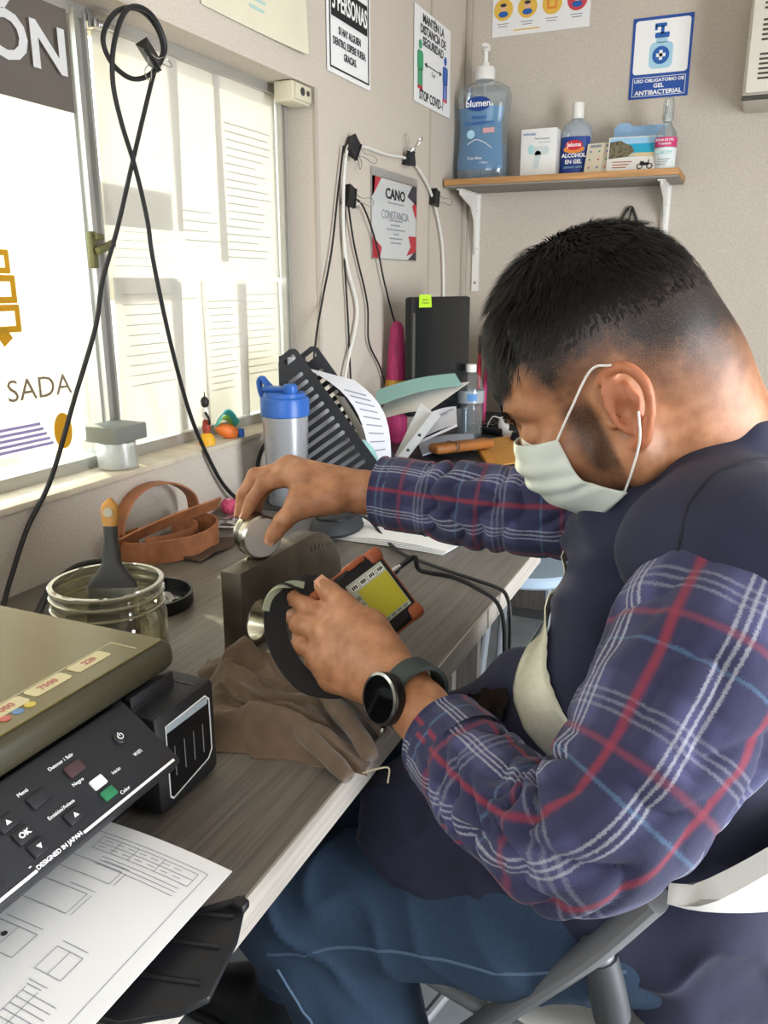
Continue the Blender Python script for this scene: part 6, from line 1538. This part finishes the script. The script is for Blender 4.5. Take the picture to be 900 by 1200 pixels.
# ------------------------------------------------------------------ navy vest
ve = SDF((.64, .58, .42), (1.27, 1.18, 1.16), .0045)
ve.ell((1.010, .885, .83), (.135, .185, .21), None, .04); ve.ell((1.01, .905, .62), (.145, .172, .16), None, .05); ve.ell((1.04, .87, .95), (.11, .185, .11), None, .05)
ve.cone((1.00, .83, 1.03), (1.028, .705, 1.018), .062, .056, .03); ve.cone((1.03, .78, .98), (1.04, .715, .985), .07, .06, .03); ve.cone((.985, .700, 1.005), (1.065, .675, .998), .046, .050, .06); ve.cone((1.02, .90, 1.02), (1.03, 1.03, 1.0), .062, .052, .03)
ve.cone((1.05, .88, 1.0), (1.05, .90, .7), .09, .10, .04)
ve.cone((.915, .765, .955), (.905, .725, .84), .035, .045, .03); ve.cone((.905, .725, .84), (.86, .735, .72), .045, .05, .03)
ve.cone((.86, .77, .69), (.735, .755, .630), .085, .068, .05); ve.cone((.80, .80, .655), (.725, .85, .62), .07, .06, .04); ve.cone((.94, .785, .59), (.77, .735, .568), .085, .072, .04); ve.cone((.735, .745, .62), (.715, .735, .555), .06, .05, .03)
ve.cone((.845, .745, .84), (.80, .735, .78), .030, .028, .02); ve.cone((.80, .735, .78), (.79, .75, .68), .03, .045, .03)
# tail over the seat behind
ve.cone((1.03, .80, .62), (1.02, .775, .50), .07, .055, .04); ve.cone((1.09, .87, .60), (1.075, .82, .50), .07, .055, .04); ve.cone((1.0, .79, .55), (1.07, .83, .50), .05, .05, .04)
# collar standing round the neck, open in front
ring = [(.885, .800, .985), (.905, .755, 1.012), (.945, .748, 1.035), (.985, .765, 1.058), (1.025, .800, 1.083), (1.055, .850, 1.098), (1.060, .900, 1.095), (1.035, .940, 1.08), (.985, .950, 1.055), (.935, .930, 1.02), (.900, .89, .985)]
ve.chain([tuple(p) for p in ring], [.014, .016, .017, .018, .019, .020, .020, .019, .018, .016, .014], .012)
ring2 = [(.895, .79, .965), (.92, .75, .985), (.96, .745, 1.005), (1.0, .765, 1.03), (1.04, .805, 1.055), (1.07, .86, 1.07), (1.07, .92, 1.065)]
ve.chain(ring2, [.02] * 7, .02)
VV, VF = ve.mesh(); VV = smooth_verts(VV, VF, 2, .5); N_ = normals(VV, VF)
w1 = vnoise(VV * np.array([1, 1, .55]), 16.) ; w2 = vnoise(VV, 34., 2.)
rid = (1 - np.abs(np.sin(26 * VV[:, 2] + 14 * VV[:, 1] + 2.4 * w1))) ** 2
VV = VV + N_ * (.004 * w1 + .0018 * w2 + .0065 * rid * (VV[:, 2] < .98))[:, None]
m_navy = mat('vest_navy', '#22243a', .88, noise=(20, .12), bump=(800, .2), sheen=.05)
vest = np_obj('vest', VV, VF, m_navy, man)
from mathutils.bvhtree import BVHTree
bvh = BVHTree.FromPolygons([tuple(v) for v in VV], [tuple(int(i) for i in f) for f in VF])
def stick(p, d=.0015, frm=None):
    loc, nr, _, _ = bvh.find_nearest(Vector(p)); return loc + nr * d, nr
def strip(name, path, w_, m, wdir, d=.002, n=10, parent=vest, prof=None):
    P = crom(path, n); wd = [Vector(x) for x in crom(wdir, n)] if isinstance(wdir, list) else [Vector(wdir)] * len(P)
    mb = MB(); nv = 8
    ws = w_ if isinstance(w_, list) else [w_] * len(path); wi = [float(np.interp(i / (len(P) - 1), np.linspace(0, 1, len(ws)), ws)) for i in range(len(P))]
    rows = [[stick(P[i] + wd[i].normalized() * (wi[i] * (j / nv - .5)), d)[0] for j in range(nv + 1)] for i in range(len(P))]
    mb.grid(lambda u, v: rows[int(round(u * (len(P) - 1)))][int(round(v * nv))], len(P) - 1, nv, .0012)
    return mb.build(name, m, parent, smooth=180)
m_refl = mat('reflective_tape', '#bdbba6', .42, .15, noise=(140, .06), bump=(120, .15))
strip('reflective_tape', [(.868, .815, .965), (.866, .775, .925), (.866, .742, .895), (.878, .712, .853), (.905, .682, .820), (.925, .67, .79)], [.030, .040, .048, .050, .046, .04], m_refl, [(.5, -.55, .2)] * 2 + [(.75, -.6, .15)] * 4, d=.006)
# piping along the armhole and yoke seam
for pth in ([(1.0, .66, .99), (1.02, .71, 1.03), (1.03, .76, 1.05)],):
    MB().tube([stick(p, .0005)[0] for p in crom(pth, 10)], .0013, 6).build('seam', mat('vest_seam', '#1b1c25', .9), vest)
# vest collar flap tab and clear pocket
pk = MB().grid(lambda u, v: stick((.782 + .05 * u + .01 * v, .690 + .02 * v, .845 - .085 * v), .006)[0] + Vector((0, 0, .002 * math.sin(14 * u + 9 * v))), 12, 12, .0008).build('clear_pocket', mat('pocket_vinyl', '#1d1c1c', .16, bump=(60, .5)), vest)

# ------------------------------------------------------------------ jeans and boots
je = SDF((.33, .52, .06), (1.22, 1.14, .76), .006)
je.ell((1.01, .905, .56), (.125, .155, .095), None, .04)
LKn = (.60, .69, .535); LAn = (.80, .70, .15); RKn = (.585, .95, .53); RAn = (.44, .945, .13)
je.chain([(.99, .815, .555), (.84, .750, .555), LKn], [.098, .086, .068], .03); je.chain([LKn, (.68, .695, .40), LAn], [.070, .068, .056], .03)
je.chain([(1.02, .98, .56), (.83, .965, .555), RKn], [.098, .086, .068], .03); je.chain([RKn, (.53, .95, .35), RAn], [.070, .066, .058], .03)
JV, JF = je.mesh(); JV = smooth_verts(JV, JF, 2, .5); N_ = normals(JV, JF); w1 = vnoise(JV, 14., 5.)
rid = (1 - np.abs(np.sin(40 * JV[:, 0] + 22 * JV[:, 2] + 2.5 * w1))) ** 2; kn = np.exp(-((JV[:, 0] - .62) / .09) ** 2) + .4
JV = JV + N_ * (.004 * w1 + .006 * rid * kn)[:, None]
m_den = mat('denim', '#293c52', .9, noise=(500, .14), bump=(900, .3), stretch=None)
jeans = np_obj('jeans', JV, JF, m_den, man)
bvj = BVHTree.FromPolygons([tuple(v) for v in JV], [tuple(int(i) for i in f) for f in JF])
for pth in ([(.98, .69, .56), (.85, .66, .555), (.72, .635, .545), (.61, .62, .52)], [(.62, .62, .50), (.68, .63, .40), (.76, .64, .25)]):
    MB().tube([bvj.find_nearest(p)[0] for p in crom(pth, 10)], .0018, 5).build('side_seam', mat('denim_seam', '#50657c', .9), jeans)
m_boot = mat('boot_black', '#17181a', .5, bump=(200, .15)); m_sole = mat('boot_sole', '#262626', .8)
def boot(ankle, toe_dir, zt=0.0):
    d_ = Vector(toe_dir).normalized(); a = Vector((ankle[0], ankle[1], 0)); p_ = lambda f_, z, s_=0: tuple(a + d_ * f_ + Vector((-d_.y, d_.x, 0)) * s_ + Vector((0, 0, z)))
    g = SDF(np.minimum(p_(-.12, 0), p_(.24, .3)) - .1, np.maximum(p_(-.12, 0), p_(.24, .3)) + .1, .006)
    g.chain([p_(0, .18), p_(.0, .09), p_(-.03, .055)], [.056, .052, .045], .03); g.chain([p_(-.03, .052), p_(.08, .050), p_(.165, .045)], [.044, .046, .040], .03)
    v_, f_ = g.mesh(); v_[:, 2] = np.maximum(v_[:, 2], .022); bo_ = np_obj('boot', v_, f_, m_boot, man)
    q = SDF(np.minimum(p_(-.12, 0), p_(.24, .3)) - .1, np.maximum(p_(-.12, 0), p_(.24, .05)) + .1, .006)
    q.chain([p_(-.03, .03), p_(.08, .03), p_(.165, .03)], [.047, .049, .044], .02); v_, f_ = q.mesh(); v_[:, 2] = np.clip(v_[:, 2], .002, .028); np_obj('sole', v_, f_, m_sole, bo_)
    for k in range(4): MB().tube(crom([p_(.035 + .022 * k, .10 - .011 * k, -.022), p_(.045 + .022 * k, .112 - .013 * k, 0), p_(.035 + .022 * k, .10 - .011 * k, .022)], 5), .003, 6).build('lace', m_inkgrey, bo_)
boot(RAn, (-1, -.1, 0)); boot(LAn, (-1, .25, 0))

# ------------------------------------------------------------------ wristwatch on the left wrist
wd = (Vector(LE) - Vector(LW)).normalized(); wc = Vector(LW).lerp(Vector(LE), .075)
fn = Vector((-.45, -.80, .25)); fn = (fn - wd * fn.dot(wd)).normalized()      # the dial looks out over the back of the wrist
side = wd.cross(fn)
wt = thing('wristwatch', None, None, M=Matrix(((wd.x, side.x, fn.x, wc.x), (wd.y, side.y, fn.y, wc.y), (wd.z, side.z, fn.z, wc.z), (0, 0, 0, 1)))); wt.parent = man
b = MB(); rw = .0345
b.ribbon([(0, rw * math.cos(a_), rw * .95 * math.sin(a_)) for a_ in [2 * PI * k / 40 for k in range(40)]], .022, .004, (1, 0, 0), closed=True); b.build('strap', mat('watch_strap', '#2f3a38', .6), wt)
MB().lathe([(.0, .030), (.0235, .030), (.0248, .033), (.0248, .040), (.0225, .0425), (0, .0425)], 36).build('watch_case', mat('watch_case', '#2a2b2c', .3, .7), wt)
MB().lathe([(.0215, .0426), (.0242, .0415), (.0246, .0428), (.0220, .0438), (.0215, .0426)], 36, cap=False).build('bezel', mat('watch_bezel', '#8c8d8a', .25, 1.0), wt)
MB().lathe([(0, .0432), (.0216, .0432), (.0216, .0435), (0, .0436)], 32).build('dial_glass', mat('watch_glass', '#07080a', .08), wt)
for y in (.0245,): MB().cyl((.008, y, .036), (.008, y + .004, .036), .003, n=10).build('crown', m_chrome, wt)

# ------------------------------------------------------------------ hand strap of the instrument (black loop round the left hand) and its cables
st = MB()
pth = [(.626, .7618, .883), (.6124, .7438, .8994), (.5931, .7307, .9029), (.5801, .7157, .8913), (.583, .7008, .865), (.600, .690, .838), (.630, .685, .815), (.6676, .690, .812), (.700, .700, .822)]
P = crom(pth, 10); st.ribbon(P, .024, .003, (.55, .75, .2)); st.build('hand_strap', mat('strap_black', '#151516', .8, bump=(600, .3)), None)
so = bpy.data.objects[-1] if False else [o_ for o_ in bpy.data.objects if o_.name == 'hand_strap'][0]
so.parent = DV; so.matrix_parent_inverse = DV.matrix_world.inverted() if False else Md.inverted()
e_ = MB(); e_.ribbon([p + Vector((-.006, -.010, .003)) for p in P[12:36]], .007, .004, (.55, .75, .2)); eo = e_.build('strap_edging', mat('strap_velcro', '#8d927c', .9, bump=(500, .3)), so); eo.matrix_parent_inverse = Matrix()
c = Md @ Vector((X1 + .016, .004, -.012))
t = thing('instrument_cable', 'black cable from the instrument connector hanging over the desk edge', 'cable', (0, 0, 0))
MB().tube(crom([c, c + Vector((.008, .028, .004)), (.662, .93, .865), (.684, 1.0, .835), (.70, 1.06, .80), (.716, 1.105, .765), (.726, 1.115, .72), (.728, 1.115, .62), (.726, 1.115, .5), (.73, 1.115, .4)], 8), .0032, 7).build('cord', m_cable, t)
